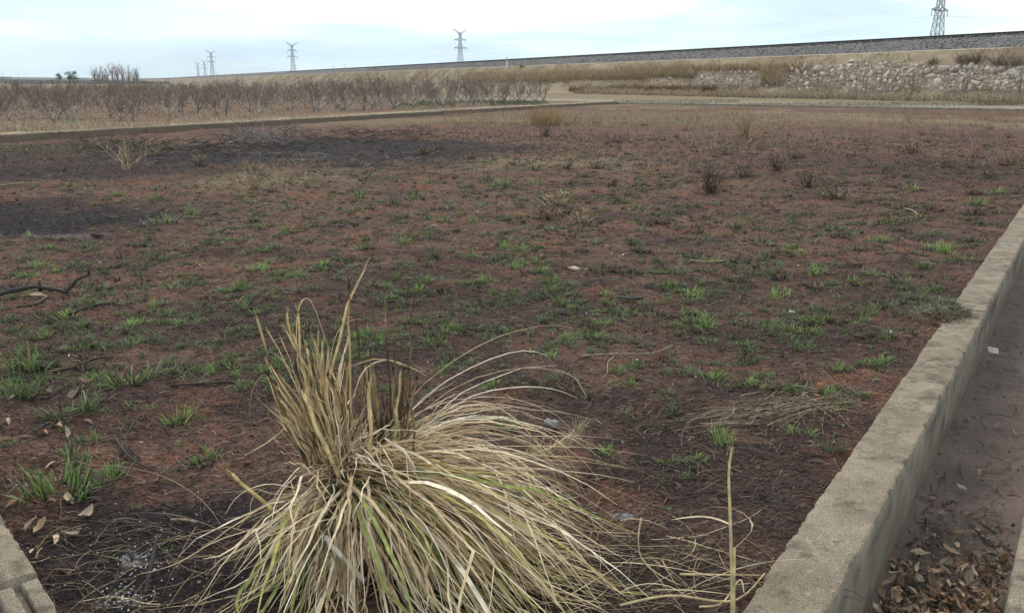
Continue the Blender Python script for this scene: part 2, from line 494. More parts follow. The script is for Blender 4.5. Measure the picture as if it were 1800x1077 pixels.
# ------------------------------------------------------------------ concrete walls
def wall_section(name, parent, a, b, width, z0, z1, right, step=0.012, rough=0.006, nacross=14, seed=0, m=None, dirty=0.0):
    """one cast length; a,b: ends of its left top edge; right: unit vector across"""
    a, b = np.asarray(a, float), np.asarray(b, float)
    ln = np.linalg.norm(b - a); d = (b - a) / ln
    ns = max(2, int(ln / step))
    s = np.linspace(0.002, ln - 0.002, ns)
    hs = 8
    h = z1 - z0
    prof = [(0.0, z0 + h * k / hs, 0) for k in range(hs)] + [(0.0, z1, 1)]
    prof += [(width * k / nacross, z1, 1) for k in range(1, nacross)] + [(width, z1, 1)]
    prof += [(width, z1 - h * k / hs, 0) for k in range(1, hs + 1)]
    prof = np.array(prof)
    edge = np.minimum(prof[:, 0], width - prof[:, 0])
    P = a[None, None, :] + d[None, None, :] * s[:, None, None] + right[None, None, :] * prof[None, :, 0, None]
    x, y = P[..., 0], P[..., 1]
    top = np.broadcast_to(prof[:, 2], x.shape)
    zz = np.broadcast_to(prof[:, 1], x.shape).copy()
    rnd = (fbm(x, y, 0.05, 3, 80 + seed) - 0.5) * 2
    lowf = (fbm(x, y, 0.5, 3, 90 + seed) - 0.5) * 2
    atedge = np.broadcast_to(((edge < 1e-6) & (prof[:, 2] > 0)), x.shape)
    zz = zz + top * (rnd * rough + lowf * rough * 1.2) - atedge * rough * (.5 + 14 * np.clip(fbm(x, y, 0.06, 4, 5, .6) - 0.60, 0, 1))
    side = np.where(prof[:, 0] < width / 2, -1.0, 1.0)[None, :]
    off = (fbm(x + zz * 3, y - zz * 2, 0.09, 3, 84 + seed) - 0.5) * rough * 2.0 - atedge * rough * (0.4 + .9 * fbm(x, y, 0.03, 3, 9) + 14 * np.clip(fbm(x, y, 0.06, 4, 5, .6) - 0.60, 0, 1))
    inner = np.broadcast_to(((edge > 1e-6)), x.shape)
    off = np.where(inner, 0, off) + np.where(inner, 0, lowf * rough * 0.35)
    x = x + right[0] * off * side; y = y + right[1] * off * side
    V = np.stack([x, y, zz], 2)
    npf = len(prof)
    i = (np.arange(ns - 1)[:, None] * npf + np.arange(npf - 1)[None, :]).ravel()
    F = np.stack([i, i + npf, i + npf + 1, i + 1], 1)
    V = V.reshape(-1, 3)
    c0, c1 = len(V), len(V) + 1
    V = np.concatenate([V, [V[:npf].mean(0)], [V[-npf:].mean(0)]])
    k = np.arange(npf)
    T = np.concatenate([np.stack([np.full(npf, c0), k, (k + 1) % npf], 1),
                        np.stack([np.full(npf, c1), (ns - 1) * npf + (k + 1) % npf, (ns - 1) * npf + k], 1)])
    tp = np.concatenate([top.ravel(), [0, 0]])
    hz = (V[:, 2] - z0) / h
    st = np.clip(sstep(0.72, 0.98, hz + (fbm(V[:, 0], V[:, 1], 0.25, 3, 99) - 0.5) * 0.7) * 0.75, 0, 1) * (1 - tp)
    dt = (1 - tp) * np.maximum(dirty, sstep(.42, .08, hz + (fbm(V[:, 0], V[:, 1], .3, 3, 98) - .5) * .4) * .85)
    me = mesh_np(name, V, [F, T], None, True, {'top': tp, 'stain': st, 'dirt': dt})
    o = link(name, me, m or M_CONC, parent)
    return o
ditch_wall = empty('ditch_wall', (*wp(2.0, QL + WW / 2), 0)); tag(ditch_wall, 'low tan concrete wall running along the field beside the ditch', 'wall')
def s_of(u, v): return float(gp(u, v, WT) @ WD)
cuts = [-1.6, s_of(1585, 662), s_of(1672, 540), s_of(1757, 417)]
while cuts[-1] < 62: cuts.append(cuts[-1] + 2.4)
def child_world(o, parent):
    o.matrix_parent_inverse = parent.matrix_basis.inverted()
for k, (s0, s1) in enumerate(zip(cuts[:-1], cuts[1:])):
    st = 0.012 if s1 < 12 else 0.06
    o = wall_section('wall_section', ditch_wall, wp(s0, QL + RS.uniform(-.004, .004)), wp(s1, QL + RS.uniform(-.004, .004)), WW, -0.45, WT + RS.uniform(-.004, .004), WN, st, 0.006, 16 if s1 < 12 else 6, k)
    child_world(o, ditch_wall)
# far bank of the ditch: second kerb, on which the photographer stands
q2 = float(gp(1765, 1077, 0.0) @ WN)
kerb2 = empty('concrete_kerb', (*wp(1.8, q2 + 0.1), 0)); tag(kerb2, 'concrete kerb edge on the far side of the ditch, at the bottom right corner', 'kerb')
ks = [-1.5, 2.6, 5.2] + [5.2 + 2.6 * k for k in range(1, 22)]
for k, (s0, s1) in enumerate(zip(ks[:-1], ks[1:])):
    o = wall_section('kerb_section', kerb2, wp(s0, q2), wp(s1, q2), 0.18, -0.42, 0.0, WN, 0.012 if s1 < 6 else 0.08, 0.006, 12 if s1 < 6 else 5, 20 + k)
    child_world(o, kerb2)
def sheet(name, s0, s1, q0, q1, zf, m, step, along=wp, attrs=None):
    ns, nq = int((s1 - s0) / step) + 2, int((q1 - q0) / step) + 2
    S, Q = np.meshgrid(np.linspace(s0, s1, ns), np.linspace(q0, q1, nq), indexing='ij')
    P = WD * S[..., None] + WN * Q[..., None] if along is wp else ED * S[..., None] + EN * Q[..., None]
    z = zf(P[..., 0], P[..., 1], Q)
    V = np.concatenate([P, z[..., None]], 2).reshape(-1, 3)
    i = (np.arange(ns - 1)[:, None] * nq + np.arange(nq - 1)[None, :]).ravel()
    F = np.stack([i, i + nq, i + nq + 1, i + 1], 1)
    me = mesh_np(name, V, F, None, True)
    o = link(name, me, m); tag(o, kind='structure'); return o
M_MUD = noise_mat('ditch_mud', (0.082, 0.051, 0.041), (0.152, 0.10, 0.080), 3.5, 0.7, 1.0, 30.0, 6.0, 0.012, 0.35, ((0.065, 0.047, 0.04), 7.0, 0.55, 0.72))
sheet('ditch_floor', -1.4, 14, QR - 0.02, q2 + 0.03, lambda x, y, q: CF + (fbm(x, y, 0.4, 4, 7) - 0.5) * 0.05 + 0.03 * np.abs((q - (QR + q2) / 2) / 0.2) ** 2, M_MUD, 0.016)
sheet('ditch_floor', 13.98, 62, QR - 0.02, q2 + 0.03, lambda x, y, q: CF + (fbm(x, y, 0.4, 4, 7) - 0.5) * 0.05 + 0.03 * np.abs((q - (QR + q2) / 2) / 0.2) ** 2, M_MUD, 0.1)
M_TRACK = noise_mat('packed_dirt', (0.17, 0.135, 0.11), (0.27, 0.225, 0.18), 2.0, 0.95, 0.5, 30.0)
sheet('path', -12, 70, q2 + 0.17, q2 + 14, lambda x, y, q: -0.02 + (fbm(x, y, 1.0, 4, 8) - 0.5) * 0.05, M_TRACK, 0.35)

# orchard side: retaining wall, verge, orchard ground
OZ = 0.13
orchard_wall = empty('retaining_wall', (*LW0, 0)); tag(orchard_wall, 'long low concrete retaining wall between the burnt field and the orchard', 'wall')
pos = -16.0
k = 0
while pos < LLEN - 0.3:
    e = min(pos + (3.0 + RS.uniform(-.2, .2)), LLEN)
    o = wall_section('wall_section', orchard_wall, LW0 + LD * pos - LN * 0.0 + LN * 0.2, LW0 + LD * e + LN * 0.2, 0.2, -0.12, 0.20 + RS.uniform(-.012, .012), -LN, 0.10, 0.012, 5, 40 + k, None, .75)
    child_world(o, orchard_wall); pos = e; k += 1
far_kerb = empty('far_kerb', (*CORNER, 0)); tag(far_kerb, 'thin pale concrete kerb at the far end of the field, before the dirt road', 'kerb')
pos = 0.0
while pos < 46:
    o = wall_section('kerb_section', far_kerb, CORNER + KD * (pos + 0.02) , CORNER + KD * (pos + 2.98), 0.22, -0.12, 0.12 + RS.uniform(-.01, .01), np.array([KD[1], -KD[0]]) * -1 if False else np.array([-KD[1], KD[0]]), 0.12, 0.012, 5, int(pos))
    child_world(o, far_kerb); pos += 3.0
M_ORCH = noise_mat('orchard_soil', (0.13, 0.076, 0.053), (0.205, 0.13, 0.088), 0.7, 0.95, 0.6, 12.0, 6.0, 0.03, 0.1, ((0.10, 0.14, 0.055), 0.25, 0.56, 0.72))
M_VERGE = noise_mat('dry_verge', (0.22, 0.16, 0.10), (0.34, 0.26, 0.165), 1.5, 0.95, 0.6, 14.0)
def strip(name, base, d, n, s0, s1, q0, q1, zf, m, step):
    ns, nq = int((s1 - s0) / step) + 2, int((q1 - q0) / step) + 2
    S, Q = np.meshgrid(np.linspace(s0, s1, ns), np.linspace(q0, q1, nq), indexing='ij')
    P = base + d * S[..., None] + n * Q[..., None]
    V = np.concatenate([P, zf(P[..., 0], P[..., 1], Q)[..., None]], 2).reshape(-1, 3)
    i = (np.arange(ns - 1)[:, None] * nq + np.arange(nq - 1)[None, :]).ravel()
    F = np.stack([i, i + 1, i + nq + 1, i + nq], 1)
    o = link(name, mesh_np(name, V, F, None, True), m); tag(o, kind='structure'); return o
strip('verge', LW0, LD, LN, -18, LLEN + 2, 0.17, 2.2, lambda x, y, q: OZ + 0.015 + (fbm(x, y, 0.8, 3, 12) - 0.5) * 0.06, M_VERGE, 0.25)
strip('orchard_ground', LW0, LD, LN, -22, LLEN + 1.0, 2.1, 90, lambda x, y, q: OZ + (fbm(x, y, 2.0, 3, 13) - 0.5) * 0.10, M_ORCH, 0.7)

# dirt road beyond the far kerb
KN = np.array([-KD[1], KD[0]])
if KN[1] < 0: KN = -KN
M_ROAD = noise_mat('pale_dirt_road', (0.21, 0.165, 0.128), (0.30, 0.245, 0.195), 0.6, 0.95, 0.4, 8.0)
M_GVERGE = noise_mat('weedy_verge', (0.16, 0.13, 0.08), (0.27, 0.215, 0.14), 0.9, 0.95, 0.6, 10.0, 6.0, 0.03, 0.1, ((0.075, 0.10, 0.045), 0.5, 0.5, 0.62))
strip('road_verge', CORNER, KD, KN, -14, 60, 0.2, 3.6, lambda x, y, q: 0.06 + (fbm(x, y, 0.8, 3, 14) - 0.5) * 0.07, M_GVERGE, 0.3)
strip('dirt_road', CORNER, KD, KN, -22, 70, 3.5, 13.0, lambda x, y, q: 0.05 + (fbm(x, y, 3.0, 3, 15) - 0.5) * 0.06, M_ROAD, 0.6)

# ------------------------------------------------------------------ railway embankment
def em_z(l):
    xs = [L0 - 30, L0 - 2, L0, L0 + 7.0, LB + 0.6, LT, LT + 4.2, LT + 7.0, LT + 8.5, LT + 18]
    zs = [-0.12, -0.08, 0.0, ZB - 0.05, ZB, ZT, ZT, ZB, ZB, -0.1]
    return np.interp(l, xs, zs)
EM_BALL = (LB + 0.6, LT + 7.0)
def em_strip(name, l0, l1, m, nl, amp, seed):
    s = [-160.0]
    while s[-1] < 3200: s.append(s[-1] + max(0.7, 0.012 * max(0, s[-1] - 20)))
    s = np.array(s); l = np.linspace(l0, l1, nl)
    S, Lm = np.meshgrid(s, l, indexing='ij')
    P = ED * S[..., None] + EN * Lm[..., None]
    z = em_z(Lm) + (fbm(P[..., 0], P[..., 1], 3.0, 4, seed) - 0.5) * amp
    V = np.concatenate([P, z[..., None]], 2).reshape(-1, 3)
    n2 = len(l)
    i = (np.arange(len(s) - 1)[:, None] * n2 + np.arange(n2 - 1)[None, :]).ravel()
    F = np.stack([i, i + n2, i + n2 + 1, i + 1], 1)
    o = link(name, mesh_np(name, V, F, None, True), m); tag(o, kind='structure'); return o
M_SLOPE = noise_mat('dry_slope', (0.235, 0.175, 0.115), (0.36, 0.285, 0.195), 0.35, 0.95, 0.8, 4.0, 6.0, 0.1, 0.1, ((0.20, 0.13, 0.085), 0.12, 0.5, 0.7))
M_BERM = noise_mat('berm_gravel', (0.36, 0.28, 0.22), (0.46, 0.37, 0.29), 0.8, 0.95, 0.4, 6.0)
M_BALL = noise_mat('ballast', (0.085, 0.079, 0.076), (0.23, 0.21, 0.20), 2.2, 0.95, 1.0, 3.0, 3.0, 0.25, 0.1)
em_strip('embankment', L0 - 6, LB + 0.0, M_SLOPE, 16, 0.22, 16)
em_strip('embankment_berm', LB - 0.02, LB + 0.75, M_BERM, 3, 0.05, 17)
em_strip('ballast_bed', LB + 0.6, LT + 7.0, M_BALL, 15, 0.10, 18)
em_strip('embankment', LT + 6.9, LT + 18, M_SLOPE, 6, 0.2, 19)
# ballast stones on the shoulder: real pieces, joined
def hull_rock(seed, n=14):
    rs = np.random.RandomState(seed)
    p = rs.normal(0, 1, (n, 3)); p /= np.linalg.norm(p, axis=1)[:, None]
    p *= rs.uniform(0.72, 1.0, (n, 1)) * np.array([1.0, rs.uniform(0.65, 0.95), rs.uniform(0.5, 0.8)])
    bm = bmesh.new()
    for c in p: bm.verts.new(c)
    bmesh.ops.convex_hull(bm, input=bm.verts)
    bmesh.ops.triangulate(bm, faces=bm.faces)
    bm.verts.index_update()
    v = np.array([x.co[:] for x in bm.verts]); f = np.array([[w.index for w in q.verts] for q in bm.faces])
    used = np.unique(f); mp = -np.ones(len(v), int); mp[used] = np.arange(len(used))
    bm.free()
    return v[used], mp[f]
ROCKS = [hull_rock(s, 9 + s % 6) for s in range(12)]
def rot_xyz(a, b, c):
    ca, sa, cb, sb, cc, sc = math.cos(a), math.sin(a), math.cos(b), math.sin(b), math.cos(c), math.sin(c)
    return (np.array([[cc, -sc, 0], [sc, cc, 0], [0, 0, 1]]) @ np.array([[cb, 0, sb], [0, 1, 0], [-sb, 0, cb]]) @ np.array([[1, 0, 0], [0, ca, -sa], [0, sa, ca]]))
def scatter_rocks(mb, pts, size, cols, rocks=ROCKS, rs=RS):
    for p, s, c in zip(pts, size, cols):
        v, f = rocks[rs.randint(len(rocks))]
        mb.add((v * s) @ rot_xyz(*rs.uniform(0, 6.28, 3)).T + p, f, c)
mb = MB()
n = 9000
s = 20 + 320 * RS.rand(n) ** 1.6 - 60; l = LB + 0.7 + (LT + 0.3 - LB - 0.7) * RS.rand(n)
P = ED * s[:, None] + EN * l[:, None]
Z = em_z(l) + 0.02
g = RS.uniform(0.07, 0.30, (n, 1)) * np.array([[1.0, 0.94, 0.91]])
scatter_rocks(mb, np.concatenate([P, Z[:, None]], 1), RS.uniform(0.07, 0.17, n), g)
o = link('ballast_stones', mb.mesh('ballast_stones'), M_STONE)
tag(o, 'grey ballast stones on the shoulder of the railway track', 'ballast', kind='stuff')

# track: rails and sleepers
track = empty('railway_track', (*on_em(40, LT + 1.4), ZT)); tag(track, 'dark railway track along the top of the ballast bank', 'railway track')
def prism_along(name, l, z, w, h, s0, s1, m, parent, c):
    mb = MB()
    ss = np.linspace(s0, s1, 40)
    for (dl, dz, ww, hh) in ((0, 0, w, 0.03), (0, 0.03, w * 0.35, h - 0.075), (0, h - 0.045, w * 0.6, 0.045)):
        A = []
        for sx in ss:
            for (a, b) in ((-.5, 0), (.5, 0), (.5, 1), (-.5, 1)):
                p = on_em(sx, l + dl + a * ww); A.append((p[0], p[1], z + dz + b * hh))
        F = []
        for i in range(len(ss) - 1):
            for j in range(4): F.append((i * 4 + j, i * 4 + (j + 1) % 4, i * 4 + 4 + (j + 1) % 4, i * 4 + 4 + j))
        mb.add(A, F, c)
    o = link(name, mb.mesh(name), m, parent); child_world(o, parent); return o
for l in (LT + 0.75, LT + 0.75 + 1.67):
    prism_along('rail', l, ZT + 0.17, 0.15, 0.19, -150, 2800, M_PLAIN, track, (0.045, 0.036, 0.034))
mb = MB()
bx = np.array([(-.13, 0, 0), (.13, 0, 0), (.13, 2.6, 0), (-.13, 2.6, 0), (-.11, 0.02, .2), (.11, 0.02, .2), (.11, 2.58, .2), (-.11, 2.58, .2)])
bf = np.array([(0, 3, 2, 1), (4, 5, 6, 7), (0, 1, 5, 4), (1, 2, 6, 5), (2, 3, 7, 6), (3, 0, 4, 7)])
for sx in np.arange(-150, 420, 0.6):
    o2 = on_em(sx, LT + 0.28)
    v = np.stack([o2[0] + bx[:, 0] * ED[0] + bx[:, 1] * EN[0], o2[1] + bx[:, 0] * ED[1] + bx[:, 1] * EN[1], ZT - 0.02 + bx[:, 2]], 1)
    mb.add(v, bf, np.array((0.10, 0.09, 0.085)) * RS.uniform(0.7, 1.3))
o = link('sleepers', mb.mesh('sleepers'), M_PLAIN, track); child_world(o, track); tag(o, kind='stuff')

# ------------------------------------------------------------------ stone revetment on the embankment
def slope_hit(u, v):
    d = ray(u, v); k = (ZB - 0.05) / 7.0            # z = k (l - L0)
    dl = d[:2] @ EN
    t = (k * (0 - L0) - CAM_H) / (d[2] - k * dl)
    p = np.array([0, 0, CAM_H]) + d * t
    return p
def in_rip(u, v):
    if 1372 < u < 1830:
        top = np.interp(u, [1372, 1420, 1450, 1500, 1560, 1700, 1830], [128, 114, 119, 108, 112, 118, 122])
        return top < v < 160 + 3 * math.sin(u * .05)
    if 1195 < u <= 1350:
        top = np.interp(u, [1195, 1240, 1290, 1350], [152, 130, 124, 128]); return top < v < np.interp(u, [1195, 1350], [157, 153])
    if 1000 < u <= 1225:
        return np.interp(u, [1000, 1120, 1225], [150, 140, 132]) < v < 152 and vnoise(u, v, 26, 3) > 0.45
    return False
cand = []
rs = np.random.RandomState(21)
specials = [(1416, 122, 1.05), (1438, 125, 0.95), (1450, 133, 0.9), (1405, 131, 0.8), (1392, 124, 0.6), (1478, 121, 0.7), (1500, 139, 0.75), (1467, 143, 0.7), (1530, 133, 0.7), (1660, 124, 0.8), (1745, 130, 0.65), (1578, 160, 0.6), (1430, 146, 0.7), (1256, 150, 0.6), (1236, 145, 0.6), (1300, 128, 0.55)]
tries = 0
placed = [(u, v, s * 13) for u, v, s in specials]
cand = [(u, v, s) for u, v, s in specials]
while len(cand) < 1500 and tries < 30000:
    tries += 1
    u, v = rs.uniform(1000, 1830), rs.uniform(105, 165)
    if not in_rip(u, v): continue
    s = float(np.clip(rs.lognormal(-1.0, 0.42), 0.18, 0.72)) * (0.75 if u < 1360 else 1.0)
    if tries > 9000: s *= 0.6
    rad = s * 13
    if any(abs(u - a) < (rad + c) * 0.58 and abs(v - b) < (rad + c) * 0.36 for a, b, c in placed): continue
    placed.append((u, v, rad)); cand.append((u, v, s))
cand.sort(key=lambda c: -c[2])
rev = empty('stone_revetment', (*slope_hit(1560, 158)[:2], 0.3)); tag(rev, 'heap of pale quarry boulders piled on the railway embankment above the road', 'boulders')
rock_me = []
for i, (v, f) in enumerate(ROCKS):
    g = np.array([(0.55, 0.465, 0.40), (0.49, 0.41, 0.35), (0.59, 0.505, 0.44), (0.40, 0.33, 0.285)][i % 4])
    me = mesh_np('boulder', v, f, np.broadcast_to(g, (len(v), 3))); me.materials.append(M_STONE); rock_me.append(me)
mb = MB()
for i, (u, v, s) in enumerate(cand):
    p = slope_hit(u, v); rt = rs.uniform(0, 6.28, 3)
    if i < 300:
        o = link('boulder', rock_me[rs.randint(len(rock_me))], None, rev, p + np.array([0, 0, 0.12 * s]), tuple(rt), (s, s * rs.uniform(.8, 1.1), s * rs.uniform(.75, 1.0)))
        child_world(o, rev)
    else:
        vv, f = ROCKS[rs.randint(12)]
        mb.add((vv * s) @ rot_xyz(*rt).T + p, f, np.array((0.51, 0.425, 0.365)) * rs.uniform(.75, 1.15))
# small fill between the boulders
for _ in range(2600):
    u, v = rs.uniform(1000, 1830), rs.uniform(105, 166)
    if not in_rip(u, v - 2): continue
    p = slope_hit(u, v); vv, f = ROCKS[rs.randint(12)]
    mb.add((vv * rs.uniform(.10, .22)) @ rot_xyz(*rs.uniform(0, 6.28, 3)).T + p, f, np.array((0.30, 0.235, 0.19)) * rs.uniform(.7, 1.2))
o = link('rubble', mb.mesh('rubble'), M_STONE, rev); child_world(o, rev); tag(o, kind='stuff')
print('boulders', len(cand))

# ------------------------------------------------------------------ dry grass on and below the embankment
def stand(name, P, hgt, cols, label, cat, m=M_DRY, lean=0.5, wid=0.02, k=4, spread=0.5, droop=0.9):
    n = len(P)
    az = RS.uniform(0, 6.28, n); el = R(88) - np.abs(RS.normal(0, spread, n))
    C = arcs(P, az, el, hgt, RS.uniform(0.2, droop, n), k)
    W = np.linspace(1, 0.25, k)[None, :] * (wid * RS.uniform(.6, 1.3, n))[:, None]
    V, F, cc = ribbons(C, W, np.repeat(cols[:, None, :], k, 1) * np.linspace(0.85, 1.1, k)[None, :, None])
    o = link(name, mesh_np(name, V, F, cc), m); tag(o, label, cat, kind='stuff'); return o
def pal(n, cs, var=0.2, rs=RS):
    cs = np.array(cs); c = cs[rs.randint(len(cs), size=n)]
    return np.clip(c * (1 + rs.normal(0, var, (n, 1))), 0.004, 0.9)
STRAWS = [(0.46, 0.365, 0.26), (0.40, 0.315, 0.225), (0.35, 0.27, 0.195), (0.28, 0.21, 0.155)]
def em_points(n, s0, s1, l0, l1, clump, thr, seed, bias=1.5):
    s = s0 + (s1 - s0) * RS.rand(n * 4) ** bias; l = RS.uniform(l0, l1, n * 4)
    P = ED * s[:, None] + EN * l[:, None]
    keep = fbm(P[:, 0], P[:, 1], clump, 3, seed) > thr
    P = P[keep][:n]; l = l[keep][:n]
    return np.concatenate([P, em_z(l)[:, None] - 0.03], 1)
P = em_points(34000, -75, 120, L0 - 6.0, L0 + 1.6, 3.0, 0.38, 5, 1.0)
stand('toe_grass', P, RS.uniform(0.5, 1.25, len(P)) * (0.6 + 0.8 * fbm(P[:, 0], P[:, 1], 4, 2, 6)), pal(len(P), STRAWS), 'dry tan grass along the foot of the railway embankment', 'dry grass', wid=0.035)
P = em_points(34000, -75, 420, L0 + 1.2, LB - 0.2, 4.0, 0.40, 7, 1.5)
stand('slope_grass', P, RS.uniform(0.25, 0.7, len(P)), pal(len(P), STRAWS + [(0.33, 0.235, 0.12)]), 'dry tan grass growing on the embankment slope', 'dry grass', wid=0.03)
# taller tawny stand behind the last orchard trees
def px_stand(n, boxes, h0, h1, cols, name, label, z_on=slope_hit, wid=0.035, **kw):
    pts = []
    for (u0, v0, u1, v1, w) in boxes:
        for _ in range(int(n * w)):
            pts.append(z_on(RS.uniform(u0, u1), RS.uniform(v0, v1)))
    P = np.array(pts)
    return stand(name, P, RS.uniform(h0, h1, len(P)), pal(len(P), cols), label, 'dry grass', wid=wid, **kw)
px_stand(16000, [(820, 130, 1000, 146, .3), (960, 128, 1140, 142, .3), (1080, 122, 1220, 138, .2), (1180, 118, 1420, 126, .1), (1340, 126, 1378, 152, .1)], 0.6, 1.5,
         [(0.46, 0.35, 0.215), (0.40, 0.30, 0.19), (0.34, 0.25, 0.17)], 'tawny_grass', 'tall tawny grass on the bank behind the last orchard trees')
px_stand(1700, [(1200, 126, 1800, 158, 1.0)], 0.2, 0.6, [(.36, .28, .19), (.29, .22, .15), (.24, .18, .125)], 'rock_grass', 'dry grass growing between the boulders of the bank', wid=.02)
px_stand(4200, [(1000, 156, 1260, 164, 1.0)], 0.4, 0.8, [(0.22, 0.10, 0.05), (0.28, 0.14, 0.06), (0.17, 0.09, 0.055)], 'russet_weeds', 'low russet brown weeds at the edge of the dirt road')
# grey brown bushes on the upper slope
def twig_bush(name, seed, n, h, cols, r=0.15, m=M_BARK, wid=0.006, el0=60, k=5):
    rs = np.random.RandomState(seed)
    root = np.concatenate([rs.normal(0, r * 0.35, (n, 2)), np.zeros((n, 1))], 1)
    az = rs.uniform(0, 6.28, n); el = R(el0) + rs.normal(0, .35, n)
    C = arcs(root, az, np.clip(el, .1, 1.5), h * rs.uniform(.5, 1.05, n), rs.uniform(-.3, .5, n), k, rs.normal(0, .6, n))
    C[:, 1:] += rs.normal(0, h * 0.012, C[:, 1:].shape)
    cs = pal(n, cols, .2, rs)
    W = np.linspace(1, .35, k)[None] * np.full((n, 1), wid)
    V, F, cc = ribbons(C, W, np.repeat(cs[:, None], k, 1), rs=rs)
    # side twigs
    j = rs.randint(1, k - 1, n * 2); i = rs.randint(0, n, n * 2)
    C2 = arcs(C[i, j], az[i] + rs.normal(0, .9, n * 2), rs.uniform(.3, 1.3, n * 2), h * rs.uniform(.15, .4, n * 2), rs.uniform(-.2, .4, n * 2), 3)
    V2, F2, cc2 = ribbons(C2, np.full((n * 2, 3), wid * .6), np.repeat(cs[i][:, None], 3, 1), rs=rs)
    return mesh_np(name, np.concatenate([V, V2]), [F, F2 + len(V)], np.concatenate([cc, cc2]))
bush_m = [twig_bush('bank_bush', 30 + i, 110, 1.0, [(0.30, 0.235, 0.18), (0.35, 0.275, 0.21), (0.25, 0.19, 0.145)], 0.6, wid=0.02, el0=50) for i in range(3)]
for m_ in bush_m: m_.materials.append(M_BARK)
for (u, v, s) in [(1715, 110, 1.5), (1690, 108, 1.2), (1760, 112, 1.6), (1785, 114, 1.4), (1640, 112, 1.1), (1020, 132, 1.3), (918, 118, 1.0), (1405, 158, 1.0), (1300, 162, 0.9), (1700, 165, 1.2), (1530, 163, 1.1), (1480, 164, 1.0), (1750, 166, 1.1), (1215, 137, 1.1), (1350, 140, 1.4), (1330, 160, 0.9), (1620, 163, 0.9)]:
    p = slope_hit(u, v)
    if v > 156: p = np.array([*gp(u, v + 6), 0.0])
    o = link('bank_bush', bush_m[RS.randint(3)], None, None, p - np.array([0, 0, .05]), (0, 0, RS.uniform(0, 6)), (s, s, s * RS.uniform(.7, .95)))
    if (u, v) == (918, 118): tag(o, 'dark grey bush beside the white post under the railway', 'bush', 'bushes on the railway bank')
    elif v < 116: tag(o, 'grey brown leafless bush on the upper bank above the boulders', 'bush', 'bushes on the railway bank')
    elif v > 156: tag(o, 'brown dry bush at the foot of the bank beside the dirt road', 'bush', 'bushes on the railway bank')
    else: tag(o, 'brown leafless bush growing among the boulders on the bank', 'bush', 'bushes on the railway bank')

# wire fence in front of the boulders
fence = empty('wire_fence', (*gp(1500, 172), 0)); tag(fence, 'thin wire fence with slim metal posts before the boulders', 'fence')
posts = []
FL = L0 - 1.2
for u in (1236, 1303, 1369, 1436, 1521, 1602, 1697, 1790):
    d = ray(u, 170)[:2]; t = FL / (d @ EN); posts.append(d * t)
for p in posts:
    mb = MB(); add_tube(mb, [(p[0], p[1], -.1), (p[0] + .02, p[1], 2.1), (p[0] + EN[0] * -.25, p[1] + EN[1] * -.25, 2.45)], 0.035, 5, (0.15, 0.13, 0.12))
    o = link('post', mb.mesh('post'), M_STEEL, fence); child_world(o, fence)
for z in (0.5, 1.0, 1.5, 2.0):
    mb = MB(); add_tube(mb, [(p[0], p[1], z) for p in posts], 0.008, 3, (0.2, 0.19, 0.18))
    o = link('wire', mb.mesh('wire'), M_STEEL, fence); child_world(o, fence)
# white marker post and a thin pole against the ballast
def at_l(u, v, l):
    d = ray(u, v); t = l / (d[:2] @ EN); return np.array([0, 0, CAM_H]) + d * t
p = at_l(891, 119, LB - 0.2); zt = at_l(891, 100, LB - 0.2)[2]
mk = empty('marker_post', p); tag(mk, 'white concrete marker post standing below the railway track', 'post')
mb = MB(); w = .30; zb = p[2] - .3
v = np.array([(-w, -w, zb), (w, -w, zb), (w, w, zb), (-w, w, zb), (-w, -w, zt - .15), (w, -w, zt - .15), (w, w, zt - .15), (-w, w, zt - .15), (0, 0, zt)]) * np.array([.6, .6, 1]) + np.array([p[0], p[1], 0])
mb.add(v, np.array([(0, 1, 5, 4), (1, 2, 6, 5), (2, 3, 7, 6), (3, 0, 4, 7)]), (.62, .60, .57)); mb.f[3].append(np.array([(4, 5, 8), (5, 6, 8), (6, 7, 8), (7, 4, 8)]))
o = link('shaft', mb.mesh('shaft'), M_PLAIN, mk); child_world(o, mk)
mb = MB(); v2 = v.copy(); c = v[:4].mean(0); v2 = (v - c) * np.array([1.06, 1.06, .2]) + c + np.array([0, 0, (zt - zb) * .62]); mb.add(v2[:8], np.array([(0, 1, 5, 4), (1, 2, 6, 5), (2, 3, 7, 6), (3, 0, 4, 7)]), (.40, .36, .34))
o = link('band', mb.mesh('band'), M_PLAIN, mk); child_world(o, mk)
for (u, v0, v1) in ((606, 131, 115), (586, 130, 118)):
    a, b = at_l(u, v0, L0 + 3), at_l(u, v1, L0 + 3)
    mb = MB(); add_tube(mb, [a, (a + b) / 2, b, b + np.array([-.35, 0, .25])], .055, 6, (.30, .28, .27))
    add_tube(mb, [b + np.array([-.5, 0, .3]), b + np.array([-.2, 0, .2])], .09, 6, (.25, .24, .24))
    o = link('signal_pole', mb.mesh('signal_pole'), M_STEEL)
    tag(o, 'thin grey pole with a bent top behind the orchard, ' + ('right' if u == 606 else 'left') + ' of the pair', 'pole')

